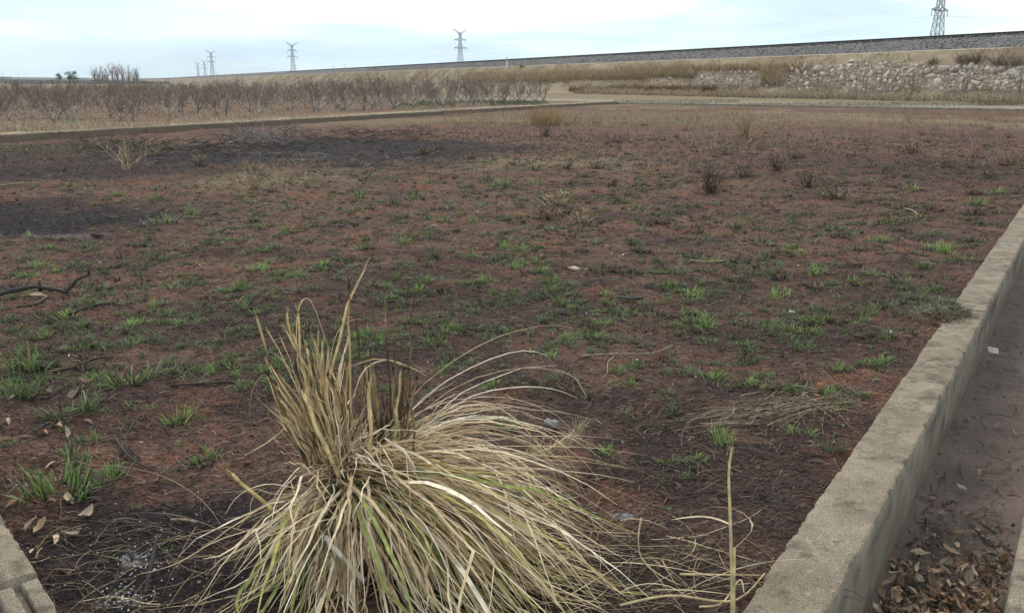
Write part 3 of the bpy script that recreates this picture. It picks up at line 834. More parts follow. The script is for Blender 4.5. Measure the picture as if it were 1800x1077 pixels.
# ------------------------------------------------------------------ bare trees
def make_tree(seed, height, style):
    """goblet pruned fruit tree or upright poplar -> trunk mesh, crown mesh"""
    rs = np.random.RandomState(seed)
    tr, cr = MB(), MB()
    bark = np.array((0.33, 0.285, 0.25)) if style == 'fruit' else np.array((0.30, 0.25, 0.22))
    twigc = np.array((0.215, 0.162, 0.138)) if style == 'fruit' else np.array((0.27, 0.215, 0.195))
    def limb(p, d, ln, r, k, wig, up):
        pts = [np.array(p)]; d = np.array(d) / np.linalg.norm(d)
        for i in range(k):
            d = d + rs.normal(0, wig, 3) + np.array([0, 0, up]); d /= np.linalg.norm(d)
            pts.append(pts[-1] + d * ln / k)
        return np.array(pts), d
    if style == 'fruit':
        th = height * rs.uniform(.06, .2)
        tp, _ = limb((0, 0, -.08), (rs.normal(0, .12), rs.normal(0, .12), 1), th + .08, .06, 3, .08, 0)
        add_tube(tr, tp, np.linspace(.075, .06, 4) * height / 1.6, 7, bark * .8)
        nl = rs.randint(3, 7); a0 = rs.uniform(0, 6.28)
        for i in range(nl):
            a = a0 + i * 6.28 / nl + rs.normal(0, .3); e = rs.uniform(.35, 1.0)
            L_ = height * rs.uniform(.6, 1.15)
            pts, d = limb(tp[-1] - np.array([0, 0, .03]), (math.cos(a) * math.cos(e), math.sin(a) * math.cos(e), math.sin(e)), L_, .03, 6, .16, .10)
            add_tube(cr, pts, np.linspace(.032, .008, 7) * height / 1.6, 5, bark * rs.uniform(.85, 1.35), False)
            for j in range(rs.randint(6, 10)):
                q = pts[rs.randint(2, 7)]; a2 = a + rs.normal(0, 1.0); e2 = rs.uniform(.3, 1.35)
                p2, _ = limb(q, (math.cos(a2) * math.cos(e2), math.sin(a2) * math.cos(e2), math.sin(e2)), height * rs.uniform(.18, .42), .012, 4, .18, .12)
                p2[:, 2] = np.minimum(p2[:, 2], height * rs.uniform(.85, 1.22))
                add_tube(cr, p2, np.linspace(.011, .005, 5) * height / 1.6, 4, twigc * rs.uniform(.8, 1.3), False)
                if j < 4:                                   # long upright water shoots
                    p4, _ = limb(pts[rs.randint(3, 7)], (rs.normal(0, .25), rs.normal(0, .25), 1), height * rs.uniform(.25, .5), .006, 3, .08, .1)
                    add_tube(cr, p4, (.007, .006, .005, .003), 3, twigc * rs.uniform(.8, 1.25), False)
                for m_ in range(rs.randint(3, 6)):
                    q2 = p2[rs.randint(1, 5)]; a3 = rs.uniform(0, 6.28); e3 = rs.uniform(.2, 1.4)
                    p3, _ = limb(q2, (math.cos(a3) * math.cos(e3), math.sin(a3) * math.cos(e3), math.sin(e3)), height * rs.uniform(.06, .2), .006, 2, .2, .1)
                    p3[:, 2] = np.minimum(p3[:, 2], height * rs.uniform(.9, 1.25))
                    add_tube(cr, p3, (.006, .005, .0035), 3, twigc * rs.uniform(.75, 1.25), False)
    else:
        tp, _ = limb((0, 0, -.3), (rs.normal(0, .15), 0, 1), height * .55, .1, 5, .06, .05)
        add_tube(tr, tp, np.linspace(.24, .12, 6) * height / 9, 7, bark)
        for i in range(16):
            q = tp[rs.randint(1, 6)]; a = rs.uniform(0, 6.28); e = rs.uniform(.8, 1.35)
            pts, d = limb(q, (math.cos(a) * math.cos(e), math.sin(a) * math.cos(e), math.sin(e)), height * rs.uniform(.3, .5), .05, 5, .1, .08)
            add_tube(cr, pts, np.linspace(.10, .04, 6) * height / 9, 5, bark * rs.uniform(.8, 1.2), False)
            for j in range(9):
                q = pts[rs.randint(1, 6)]; a2 = rs.uniform(0, 6.28); e2 = rs.uniform(.4, 1.4)
                p2, _ = limb(q, (math.cos(a2) * math.cos(e2), math.sin(a2) * math.cos(e2), math.sin(e2)), height * rs.uniform(.08, .22), .02, 3, .12, .1)
                add_tube(cr, p2, (.035, .028, .02, .015), 3, twigc * rs.uniform(.8, 1.2), False)
    a, b = tr.mesh('trunk', True), cr.mesh('crown', True)
    a.materials.append(M_BARK); b.materials.append(M_BARK)
    return a, b
FRUIT = [make_tree(50 + i, 1.6, 'fruit') for i in range(14)]
def place_tree(name, pair, loc, rz, sc):
    o = empty(name, loc, rz); o.scale = sc
    link('trunk', pair[0], None, o); link('crown', pair[1], None, o)
    return o
rs = np.random.RandomState(5)
front = [(18, 213), (92, 218), (130, 212), (212, 212), (302, 205), (398, 204), (482, 202), (563, 198), (610, 195), (638, 194), (672, 193), (697, 192), (728, 190), (762, 189), (780, 188), (820, 186), (832, 185), (869, 184), (888, 182), (920, 182), (954, 180)]
words = ['first', 'second', 'third', 'fourth', 'fifth', 'sixth', 'seventh', 'eighth', 'ninth', 'tenth', 'eleventh', 'twelfth', 'thirteenth', 'fourteenth', 'fifteenth', 'sixteenth', 'seventeenth', 'eighteenth', 'nineteenth', 'twentieth']
TREE_XY = []
for i, (u, v) in enumerate(front):
    p = gp(u, v, OZ); TREE_XY.append(p)
    r_ = np.hypot(*p)
    s = rs.uniform(.92, 1.08) * np.interp(u, [0, 300, 700, 960], [.72, .79, 1.0, 1.14])
    o = place_tree('fruit_tree', FRUIT[rs.randint(14)], (*p, OZ - .02), rs.uniform(0, 6.28), (s * rs.uniform(1.0, 1.3), s * rs.uniform(1.0, 1.3), s * rs.uniform(.88, 1.08)))
    tag(o, ('bare fruit tree standing last on the right of the front orchard row' if i == len(front) - 1 else words[i] + ' bare fruit tree from the left in the front orchard row'), 'fruit tree', 'bare fruit trees in the orchard')
nback = 0
for row in range(1, 20):
    for col in range(-10, 60):
        p = LW0 + LD * (col * 2.7 + rs.normal(0, .3) + (row % 2) * 1.2) + LN * (3.2 + row * 3.0 + rs.normal(0, .25))
        d = p; r_ = np.hypot(*p); az_ = math.degrees(math.atan2(p[0], p[1]))
        if az_ < -33 or az_ > 4 or p @ EN > L0 - 6: continue
        if (p - CORNER) @ KN > -3 or (p - LW0) @ LD > LLEN + 20: continue
        if nback >= 262: continue
        s = rs.uniform(.93, 1.06) * np.interp(az_, [-33, -22, -14, -6, 4], [.76, .80, .88, 1.02, 1.1])
        o = place_tree('fruit_tree', FRUIT[rs.randint(14)], (*p, OZ - .02), rs.uniform(0, 6.28), (s * rs.uniform(1.0, 1.35), s * rs.uniform(1.0, 1.35), s * rs.uniform(.85, 1.1)))
        tag(o, 'bare fruit tree in the rows behind the front row, ' + ('left' if az_ < -20 else 'middle' if az_ < -10 else 'right') + ' part of the orchard', 'fruit tree', 'bare fruit trees in the back rows of the orchard'); nback += 1
print('back trees', nback)
# orchard floor weeds and the two tags of pale paper
def ground_stand(name, n, boxes, h0, h1, cols, label, cat='dry grass', z=0.0, m=M_DRY, wid=0.006, **kw):
    pts = []
    for (u0, v0, u1, v1, w) in boxes:
        a = gp(u0, v0, z); b = gp(u1, v0, z); c = gp(u0, v1, z); d = gp(u1, v1, z)
        for _ in range(int(n * w)):
            s_, t_ = RS.rand(), RS.rand()
            p = (a * (1 - s_) + b * s_) * (1 - t_) + (c * (1 - s_) + d * s_) * t_
            pts.append((p[0], p[1], z))
    P = np.array(pts)
    if z == OZ: P = P[(P[:, :2] - LW0) @ LN > .28]
    P[:, 2] += 0 if z else soil_z(P[:, 0], P[:, 1]) - .01
    o = stand(name, P, RS.uniform(h0, h1, len(P)), pal(len(P), cols), label, cat, m=m, wid=wid, **kw)
    return o
ground_stand('orchard_weeds', 2400, [(740, 183, 960, 178, .5), (860, 186, 950, 180, .3), (700, 187, 800, 183, .2)], .08, .25, [(.10, .15, .06), (.07, .11, .05), (.14, .16, .08)], 'low green weeds on the orchard floor near the road', 'weeds', OZ, M_GRASS, .02)
ground_stand('orchard_grass', 16000, [(-40, 216, 300, 168, .45), (200, 205, 560, 168, .35), (500, 196, 800, 172, .2)], .04, .14, [(.22, .15, .10), (.17, .115, .08), (.14, .092, .066), (.20, .135, .09)], 'dry grass and fallen twigs on the orchard floor', 'dry grass', OZ, M_DRY, .012, spread=.8)
ground_stand('verge_grass', 9000, [(0, 233, 300, 219, .4), (300, 220, 700, 203, .3), (700, 202, 1080, 179, .3)], .05, .26, STRAWS, 'short dry grass on the strip along the retaining wall', 'dry grass', OZ, M_DRY, .012)
ground_stand('road_edge_weeds', 6500, [(1080, 182, 1300, 176, .3), (1300, 187, 1800, 181, .5), (1720, 186, 1790, 178, .2)], .05, .13, [(.10, .13, .06), (.25, .20, .12), (.30, .23, .13), (.14, .14, .08)], 'mixed green and dry weeds between the kerb and the dirt road', 'weeds', .06, M_DRY, .02)

# ------------------------------------------------------------------ far things: pylons, cables, viaduct, bare poplars
def make_pylon():
    """lattice tower 50 m tall at the origin -> dict of meshes"""
    H = 50.0; c = (.34, .36, .41)
    def hw(z): return np.interp(z, [0, 20, 33, 46.5], [3.9, 2.2, 1.25, .8])
    parts = []
    for sx in (-1, 1):
        for sy in (-1, 1):
            mb = MB(); add_tube(mb, [(sx * hw(z), sy * hw(z), z) for z in (-1, 20, 33, 46.5)], .20, 4, c); parts.append(('leg', mb))
    br = MB(); zs = [0, 6, 11.5, 16, 20, 23.5, 27, 30, 33, 36, 39, 42, 44.5, 46.5]
    for a, b in zip(zs[:-1], zs[1:]):
        for (x0, y0, x1, y1) in ((-1, -1, 1, -1), (1, -1, 1, 1), (1, 1, -1, 1), (-1, 1, -1, -1)):
            add_tube(br, [(x0 * hw(a), y0 * hw(a), a), (x1 * hw(b), y1 * hw(b), b)], .10, 3, c, False)
            add_tube(br, [(x1 * hw(a), y1 * hw(a), a), (x0 * hw(b), y0 * hw(b), b)], .14, 3, c, False)
            add_tube(br, [(x0 * hw(b), y0 * hw(b), b), (x1 * hw(b), y1 * hw(b), b)], .09, 3, c, False)
    parts.append(('bracing', br))
    for z, w in ((33, 6.4), (40, 6.0)):
        mb = MB()
        for s in (-1, 1):
            for y in (-1, 1):
                add_tube(mb, [(s * hw(z), y * hw(z), z), (s * w, 0, z + .2)], .30, 4, c, False)
            add_tube(mb, [(s * hw(z + 1.6), 0, z + 1.6), (s * w, 0, z + .3)], .26, 4, c, False)
            add_tube(mb, [(s * w * .6, 0, z), (s * w * .6, 0, z + 1.0)], .08, 3, c, False)
        parts.append(('crossarm', mb))
        for s in (-1, 1):
            mb = MB(); add_tube(mb, [(s * w, 0, z + .1), (s * w, 0, z - 2.4)], .14, 5, (.25, .22, .24)); parts.append(('insulator', mb))
    for s in (-1, 1):
        mb = MB()
        for y in (-.5, .5):
            add_tube(mb, [(s * .75, y, 46.3), (s * 7.0, 0, 50.0)], .22, 4, c, False)
            add_tube(mb, [(0, y, 44.5), (s * 5.0, 0, 47.2), (s * 7.0, 0, 50.0)], .18, 4, c, False)
        for f in (.3, .55, .8):
            add_tube(mb, [(s * (.75 + 6.25 * f), 0, 46.3 + 3.7 * f), (s * 5.0 * min(1, f * 1.2), 0, 44.5 + 2.7 * min(1, f * 1.2))], .09, 3, c, False)
        parts.append(('horn', mb))
    out = []
    for nm, mb in parts:
        me = mb.mesh(nm); me.materials.append(M_STEEL); out.append((nm, me))
    return out
PYL = make_pylon()
PY_AZ = math.atan2(0.6, 0.78)
pyl = []
for (u, vtop, lab) in ((810, 55, 'lattice pylon with spread horns in the middle of the skyline'), (517, 78, 'lattice pylon left of the middle one, second tallest on the skyline'),
                       (375, 92, 'small distant lattice pylon right of the bare poplars'), (362, 109, 'tiny far pylon close beside the small distant pylon'), (350, 112, 'faint tiny pylon farthest left of the pylons'), (1637, -46, 'large lattice pylon at the upper right, its top cut off by the frame')):
    dist = 50.0 / (HORIZON - vtop + 3) * FPX
    d = ray(u, HORIZON)[:2]; d = d / d[1] * dist
    o = empty('pylon', (*d, -1.6), PY_AZ + RS.uniform(-.1, .1)); tag(o, lab, 'pylon', 'pylons of the power line')
    for nm, me in PYL: link(nm, me, None, o)
    pyl.append(d)
order = [pyl[5] + (pyl[5] - pyl[0]) * .8, pyl[5], pyl[0], pyl[1], pyl[2]]
for a, b, wh in zip(order[:-1], order[1:], ('right of the large pylon', 'between the large and the middle pylon', 'left of the middle pylon', 'toward the small pylon')):
    ca, sa = math.cos(PY_AZ), math.sin(PY_AZ)
    for (x, z, lv) in ((-6.4, 30.6, 'lower left'), (6.4, 30.6, 'lower right'), (-6.0, 37.6, 'upper left'), (6.0, 37.6, 'upper right')):
        t = np.linspace(0, 1, 24)
        off = np.array([x * ca, x * sa])
        P = (a + off)[None] * (1 - t)[:, None] + (b + off)[None] * t[:, None]
        zz = z - 1.6 - 4 * 9.0 * t * (1 - t)
        mb = MB(); add_tube(mb, np.concatenate([P, zz[:, None]], 1), .028, 4, (.3, .31, .34), False)
        tag(link('power_cable', mb.mesh('power_cable'), M_STEEL), 'thin ' + lv + ' power cable ' + wh, 'cable', 'power cables')

def far(u, v, dist):
    d = ray(u, v); return np.array([0, 0, CAM_H]) + d * (dist / d[1])
VD = 640.0
via = empty('viaduct', (*far(40, HORIZON, VD)[:2], 0)); tag(via, 'low concrete road viaduct on piers at the far left horizon', 'viaduct')
def boxpts(mb, a, b, dz, w, c):
    a, b = np.asarray(a), np.asarray(b); d = (b - a)[:2]; d /= np.linalg.norm(d); n_ = np.array([-d[1], d[0], 0]) * w / 2
    z = np.array([0, 0, dz])
    v = [a - n_, a + n_, b + n_, b - n_]; v = v + [q - z for q in v]
    mb.add(np.array(v), np.array([(0, 1, 2, 3), (7, 6, 5, 4), (0, 4, 5, 1), (1, 5, 6, 2), (2, 6, 7, 3), (3, 7, 4, 0)]), c)
mb = MB(); boxpts(mb, far(-260, 135.0, VD * .9), far(150, 138.6, VD * 1.12), 1.5, 9, (.42, .41, .42)); o = link('deck', mb.mesh('deck'), M_PLAIN, via); child_world(o, via)
mb = MB(); boxpts(mb, far(-260, 133.6, VD * .9) , far(150, 137.4, VD * 1.12), .55, 8.5, (.30, .30, .32)); o = link('parapet', mb.mesh('parapet'), M_PLAIN, via); child_world(o, via)
mb = MB(); boxpts(mb, far(-260, 133.2, VD * .9), far(18, 135.4, VD * 1.02), 1.0, 6, (.33, .32, .34)); o = link('noise_barrier', mb.mesh('noise_barrier'), M_PLAIN, via); child_world(o, via)
for u in (-110, -40, 27, 92):
    t = (u + 260) / 410.0; dd = VD * (.9 + .22 * t)
    a = far(u, 140 + .5, dd); mb = MB()
    add_tube(mb, [(a[0], a[1], -.5), (a[0], a[1], a[2] - .6), (a[0], a[1], a[2])], (.9, .9, 1.5), 8, (.40, .39, .40)); o = link('pier', mb.mesh('pier'), M_PLAIN, via); child_world(o, via)
POP = [make_tree(90 + i, 9.0, 'poplar') for i in range(5)]
rs = np.random.RandomState(8)
for i, (u, vt) in enumerate([(168, 119), (174, 117), (182, 115), (191, 114), (199, 113), (207, 112), (216, 114), (226, 113), (233, 114), (240, 121)]):
    D = 330 + rs.uniform(-10, 10); p = far(u, HORIZON, D); h = (HORIZON - vt) / FPX * D * 1.03 + 1.6; s = h / 9.0
    o = place_tree('poplar', POP[i % 5], (p[0], p[1], -.05), rs.uniform(0, 6.28), (s * .85, s * .85, s))
    tag(o, ('small leafless tree at the right end of the bare poplar row' if i == 9 else 'bare grey poplar in the row on the left skyline'), 'tree', 'bare poplars on the skyline')
# two pines beyond the viaduct
def pine_mesh(seed):
    rs = np.random.RandomState(seed); tr = MB(); add_tube(tr, [(0, 0, -.3), (.2, 0, 4), (0, .1, 7)], (.22, .16, .08), 6, (.13, .09, .07))
    n = 1500; c = np.array([(rs.normal(0, 1.2), rs.normal(0, 1.2), rs.uniform(3.6, 7.6)) for _ in range(14)]) * np.array([.75, .75, 1])
    root = c[rs.randint(14, size=n)] + rs.normal(0, .55, (n, 3)) * np.array([1, 1, .8])
    C = arcs(root, rs.uniform(0, 6.28, n), rs.uniform(-.2, 1.2, n), rs.uniform(.3, .6, n), rs.uniform(0, .6, n), 3)
    V, F, cc = ribbons(C, np.full((n, 3), .05), np.repeat(pal(n, [(.05, .075, .05), (.07, .10, .06)], .2, rs)[:, None], 3, 1), rs=rs)
    a = tr.mesh('trunk'); b = mesh_np('crown', V, F, cc); a.materials.append(M_BARK); b.materials.append(M_GRASS); return a, b
for i, (u, vt) in enumerate([(104, 131), (123, 128), (131, 128)]):
    D = 430.0; p = far(u, HORIZON, D); s = ((HORIZON - vt) / FPX * D + 1.6) / 7.9
    o = place_tree('pine', pine_mesh(200 + i), (p[0], p[1], 0), i * 1.7, (s, s, s)); tag(o, ['lone small pine standing before the viaduct on the left', 'dark pine beside the right end of the viaduct, left of two', 'dark pine beside the right end of the viaduct, right of two'][i], 'tree')
# far wood and a low hill line
mb = MB(); n = 5000
uu = RS.uniform(-300, 300, n); D = RS.uniform(800, 1300, n)
P = np.array([far(u, HORIZON, d) for u, d in zip(uu, D)]); hmax = (1.5 + 4.5 * fbm(uu, D, 60, 3, 3)) * np.interp(uu, [120, 300], [1, .25])
P[:, 2] = hmax * RS.rand(n) - .5
C = arcs(P, RS.uniform(0, 6.28, n), RS.uniform(.2, 1.4, n), RS.uniform(1.2, 3, n), RS.uniform(0, .5, n), 3)
V, F, cc = ribbons(C, np.full((n, 3), .9), np.repeat(pal(n, [(.15, .14, .125), (.19, .165, .15), (.13, .135, .11)])[:, None], 3, 1))
tag(link('far_wood', mesh_np('far_wood', V, F, cc), M_DRY), 'low grey band of far woodland at the left horizon', 'wood', kind='stuff')
def hills():
    a = np.radians(np.linspace(-75, 75, 160)); V, F = [], []
    for j, (d, h) in enumerate([(3400, -20), (3800, 10), (4200, 16), (5200, 24), (5800, -20)]):
        x, y = np.sin(a) * d, np.cos(a) * d
        V.append(np.stack([x, y, h * (.7 + .6 * fbm(x, y, 1500, 3, 77))], 1))
    V = np.concatenate(V); m = len(a)
    i = (np.arange(4)[:, None] * m + np.arange(m - 1)[None]).ravel(); F = np.stack([i, i + m, i + m + 1, i + 1], 1)
    tag(link('hills', mesh_np('hills', V, F, None, True), noise_mat('hill_scrub', (.07, .075, .055), (.14, .12, .09), .01, .95, .2)), kind='structure')
hills()

# ------------------------------------------------------------------ green tufts in the field
def tuft_arrays(seed, nb, rad, h, cols, k=4, wid=0.0026, flat=0.6):
    rs = np.random.RandomState(seed)
    nc = rs.randint(3, 6); cen = rs.normal(0, rad * .36, (nc, 2)) * np.array([1.35, .8]); ci = rs.randint(nc, size=nb)
    root = np.concatenate([cen[ci] + rs.normal(0, rad * .20, (nb, 2)), np.full((nb, 1), -.012)], 1)
    az = np.arctan2(root[:, 1], root[:, 0]) + rs.normal(0, .9, nb)
    el = np.clip(R(80) - np.hypot(root[:, 0], root[:, 1]) / rad * flat * .75 + rs.normal(0, .22, nb), .3, 1.54)
    C = arcs(root, az, el, h * rs.uniform(.45, 1.15, nb) * rs.uniform(.7, 1.1, nc)[ci], rs.uniform(.0, .8, nb), k, rs.normal(0, .4, nb))
    cs = pal(nb, cols, .22, rs)
    grad = np.linspace(.75, 1.12, k)[None, :, None]
    col = cs[:, None, :] * grad
    nr = nb // 3                                            # charred flat blades round the foot
    el[:nr] = rs.uniform(-.05, .35, nr); C[:nr] = arcs(np.column_stack([root[:nr, :2] * 1.5, np.full(nr, .001)]), az[:nr], el[:nr], h * rs.uniform(.3, .8, nr), rs.uniform(.1, .5, nr), k, rs.normal(0, .6, nr)); C[:nr, :, 2] = np.maximum(C[:nr, :, 2], .001)
    col[:nr] = pal(nr, [(.035, .03, .028), (.06, .048, .042), (.10, .078, .06)], .2, rs)[:, None, :]
    b = rs.rand(nb) < .22                                   # scorched or dry blades
    col[b] = (pal(int(b.sum()), [(.07, .055, .045), (.19, .15, .09), (.05, .04, .035)], .2, rs)[:, None, :] * grad)
    W = np.linspace(1, .3, k)[None] * (wid * rs.uniform(.7, 1.3, nb))[:, None]
    return ribbons(C, W, col, rs=rs)
G_BRIGHT = [(.26, .38, .11), (.21, .32, .095), (.33, .41, .13), (.17, .26, .085)]
G_MID = [(.20, .28, .10), (.165, .23, .09), (.24, .295, .12), (.135, .19, .08)]
G_DARK = [(.11, .135, .068), (.135, .15, .08), (.09, .11, .058), (.16, .155, .092)]
G_BURNT = [(.10, .07, .05), (.07, .05, .04), (.14, .10, .065), (.05, .04, .034), (.07, .08, .045)]
def variants(nm, n, nb, cols, seed0, **kw):
    out = []
    for i in range(n):
        V, F, cc = tuft_arrays(seed0 + i, nb, .075, .085, cols, **kw)
        me = mesh_np(nm, V, F, cc); me.materials.append(M_GRASS); out.append(me)
    return out
T_B = variants('grass_tuft', 6, 130, G_BRIGHT, 300)
T_M = variants('grass_tuft', 6, 115, G_MID, 320)
T_D = variants('grass_tuft', 5, 95, G_DARK, 340)
T_X = variants('burnt_tuft', 5, 80, G_BURNT, 360)
hero = [(225, 668, 72, 0, 'bright green grass tuft left of the straw clump, right of dry curled leaf'), (308, 733, 66, 0, 'bright green grass tuft nearest the left side of the straw clump'), (365, 798, 66, 1, 'grass tuft just left of the straw clump, below the bright one'),
        (48, 640, 90, 1, 'broad grass tuft at the left edge above the dead leaves'), (110, 722, 85, 1, 'grass tuft above a patch of dead leaves at the left'), (95, 858, 115, 0, 'broad bright grass tuft above the corner of the concrete kerb'),
        (185, 832, 72, 0, 'bright grass tuft right of the dead leaf pile at the lower left'), (128, 800, 60, 1, 'grass tuft sprouting from the dead leaf pile at the left'), (298, 640, 42, 1, 'small grass tuft with a pale flower left of the straw clump'),
        (1265, 780, 74, 0, 'green grass tuft beside the tip of the tall lone straw'), (1098, 604, 60, 1, 'grass tuft above the long straw lying right of the clump'), (1242, 576, 66, 0, 'bright grass tuft, left of a touching pair in the right field'),
        (1302, 572, 44, 1, 'smaller grass tuft, right of a touching pair in the right field'), (1465, 656, 60, 0, 'bright grass tuft above the orange brick pieces'), (1395, 614, 62, 1, 'grass tuft leaning right, left of the ditch wall'),
        (1562, 600, 66, 1, 'thick grass tuft beside the soil heaped on the wall'), (1515, 556, 60, 1, 'grass tuft left of the soil heaped on the wall'), (1602, 530, 50, 1, 'grass tuft close to the weeds growing over the wall'),
        (1365, 518, 46, 0, 'bright round grass tuft in the right half of the field'), (1436, 480, 42, 0, 'bright grass tuft left of a darker twin in the right field'), (1516, 480, 46, 1, 'darker twin of the bright tuft in the right field'),
        (1546, 426, 42, 0, 'bright low grass tuft in the upper right field'), (1662, 448, 48, 0, 'yellow green tuft next to the ditch wall, upper right'), (1168, 812, 50, 1, 'lone grass tuft right of the straw clump'),
        (1412, 768, 62, 1, 'grass tuft under the straw heap near the wall'), (1466, 802, 66, 2, 'grey green tuft against the ditch wall'), (985, 668, 52, 1, 'grass tuft behind the arching straw blades'),
        (20, 700, 70, 1, 'grass tuft cut by the left edge above the leaf pile'), (160, 770, 50, 1, 'small grass tuft right of the leaf pile at the left'), (1085, 655, 52, 1, 'grass tuft at the middle of the long lying straw'), (650, 438, 48, 1, 'grass tuft behind the tip of the tallest stalk'), (1110, 428, 48, 2, 'dark grass tuft right of the pale stone chip')]
allt = []
for (u, v, w, c, lab) in hero:
    p = gp(u, v); dpt = np.hypot(p[0], p[1]) * 1.05
    allt.append((w * 1.0, p, w * dpt / FPX / (.19 if u > 400 else .155), c, lab))
mids = [(1715, 360, 42, 0), (1752, 340, 40, 0), (1566, 394, 42, 0), (1466, 408, 36, 1), (1340, 664, 40, 1), (870, 598, 50, 1), (752, 496, 50, 1), (500, 368, 36, 0), (580, 342, 34, 0), (625, 344, 30, 0), (735, 338, 34, 0), (690, 360, 36, 0), (1690, 462, 44, 1), (1422, 424, 34, 0), (1392, 444, 38, 1), (660, 532, 64, 2), (545, 512, 66, 2), (392, 566, 60, 2), (420, 590, 50, 2), (1640, 512, 48, 1), (720, 350, 30, 0), (830, 330, 40, 1), (880, 326, 60, 1), (940, 325, 50, 1), (945, 355, 26, 0), (1125, 325, 36, 0), (1070, 300, 30, 0), (1240, 430, 40, 2), (1330, 470, 36, 1), (1460, 450, 36, 0), (70, 470, 40, 0), (430, 356, 36, 0), (330, 380, 44, 1), (290, 395, 60, 1), (370, 410, 40, 1), (270, 350, 30, 0), (215, 345, 40, 1), (1180, 500, 44, 1), (810, 640, 44, 1), (1290, 400, 36, 1), (1600, 335, 36, 1), (1510, 570, 40, 1), (1625, 470, 46, 1), (1580, 560, 50, 2)]
for (u, v, w, c) in mids:
    p = gp(u, v); allt.append((w * .9, p, w * np.hypot(*p) * 1.05 / FPX / .19, c, None))
rs = np.random.RandomState(77)
nrand = 0
occ = [t[1] for t in allt]
cand = []
while len(cand) < 7400:
    r_ = math.exp(rs.uniform(math.log(2.9), math.log(30))); a = R(rs.uniform(-33, 36))
    x, y = r_ * math.sin(a), r_ * math.cos(a)
    if x * WN[0] + y * WN[1] > QL - .12: continue
    # photo row for this distance
    row = HORIZON + 1.6 / r_ * 1500
    dens = np.interp(row, [225, 270, 300, 330, 420, 560, 640, 720, 800], [.14, .45, .9, 1.0, 1.0, .9, .45, .12, .05])
    dens *= 0.16 + 1.6 * float(sstep(.42, .60, vnoise(x, y, .26, 91)))
    if rs.rand() > dens: continue
    cand.append((x, y, r_))
xy = np.array([c[:2] for c in cand]); ch_, dry_, _ = field_masks(xy[:, 0], xy[:, 1])
bigc = np.maximum.reduce([ell(xy[:, 0], xy[:, 1], *q) for q in ((600, 262, 4.2, 6.0, .5, 1), (30, 385, 2.6, 1.7, .6, 4), (330, 278, 4.6, 3.0, .6, 2), (30, 300, 5, 2.6, .6, 3))])
for (x, y, r_), b_ in zip(cand, bigc):
    if rs.rand() < b_ * .93: continue
    s = float(np.clip(rs.lognormal(-.72, .38), .25, 1.05)) * float(np.interp(r_, [3, 5, 8, 25], [.62, .88, 1.1, 1.35]))
    u_ = 900 + x / y * 1500
    brown = np.interp(u_, [900, 1300, 1800], [.18, .4, .5]) * np.interp(r_, [4, 9, 16, 26], [.5, .8, 1.4, 1.8])
    if rs.rand() < brown: c = 3
    else: c = rs.choice([0, 1, 2], p=[.34, .44, .22] if s > .5 else [.2, .48, .32])
    allt.append((s * .19 / r_ * FPX * (.9 if c != 3 else .7), np.array([x, y]), s, c, None))
allt.sort(key=lambda t: -(t[0] + (1000 if t[4] else 0)))
zone_lab = {0: 'bright green grass tuft on the burnt soil', 1: 'green grass tuft on the burnt soil', 2: 'dull dark green grass tuft on the burnt soil', 3: 'brown scorched grass tuft on the burnt soil'}
sets = [T_B, T_M, T_D, T_X]
small = [tuft_arrays(400 + i, 38, .075, .085, [G_BRIGHT, G_BRIGHT + G_MID, G_MID, G_MID, G_MID, G_DARK, G_DARK + G_MID, G_DARK][i] if i < 8 else G_BURNT, k=3, wid=.0050) for i in range(13)]
VS, FS, CS, off = [], [], [], 0
for i, (ap, p, s, c, lab) in enumerate(allt):
    z = float(soil_z(p[0], p[1]))
    if i < 300:
        me = sets[c][rs.randint(len(sets[c]))]
        zs = s * rs.uniform(.85, 1.1) * (1.0 if lab else .82)
        o = link('burnt_tuft' if c == 3 else 'grass_tuft', me, None, None, (p[0], p[1], z), (rs.normal(0, .08), rs.normal(0, .08), rs.uniform(-.7, .7) + (3.14 if rs.rand() < .5 else 0)), (s, s, zs))
        side = p[0] / p[1]
        where = 'left' if side < -.3 else 'middle left' if side < -.1 else 'middle' if side < .12 else 'middle right' if side < .32 else 'right'
        near = 'front ' if np.hypot(*p) < 5 else 'far ' if np.hypot(*p) > 9 else 'central '
        tag(o, lab or zone_lab[c] + ', ' + near + where + ' part', 'grass tuft', 'grass tufts on the burnt field')
    else:
        V, F, cc = small[rs.randint(9, 13) if c == 3 else rs.randint(0, 8)]
        a = rs.uniform(-.8, .8) + (3.14 if rs.rand() < .5 else 0); ca, sa = math.cos(a), math.sin(a)
        Vn = np.stack([(V[:, 0] * ca - V[:, 1] * sa) * s * 1.1 + p[0], (V[:, 0] * sa + V[:, 1] * ca) * s * 1.1 + p[1], V[:, 2] * s * .85 + z], 1)
        VS.append(Vn); FS.append(F + off); CS.append(cc * (.8 + .4 * rs.rand())); off += len(V)
o = link('sprouting_grass', mesh_np('sprouting_grass', np.concatenate(VS), np.concatenate(FS), np.concatenate(CS)), M_GRASS)
tag(o, 'small scattered grass sprouts over the burnt field', 'grass', kind='stuff')
print('tufts', len(allt))

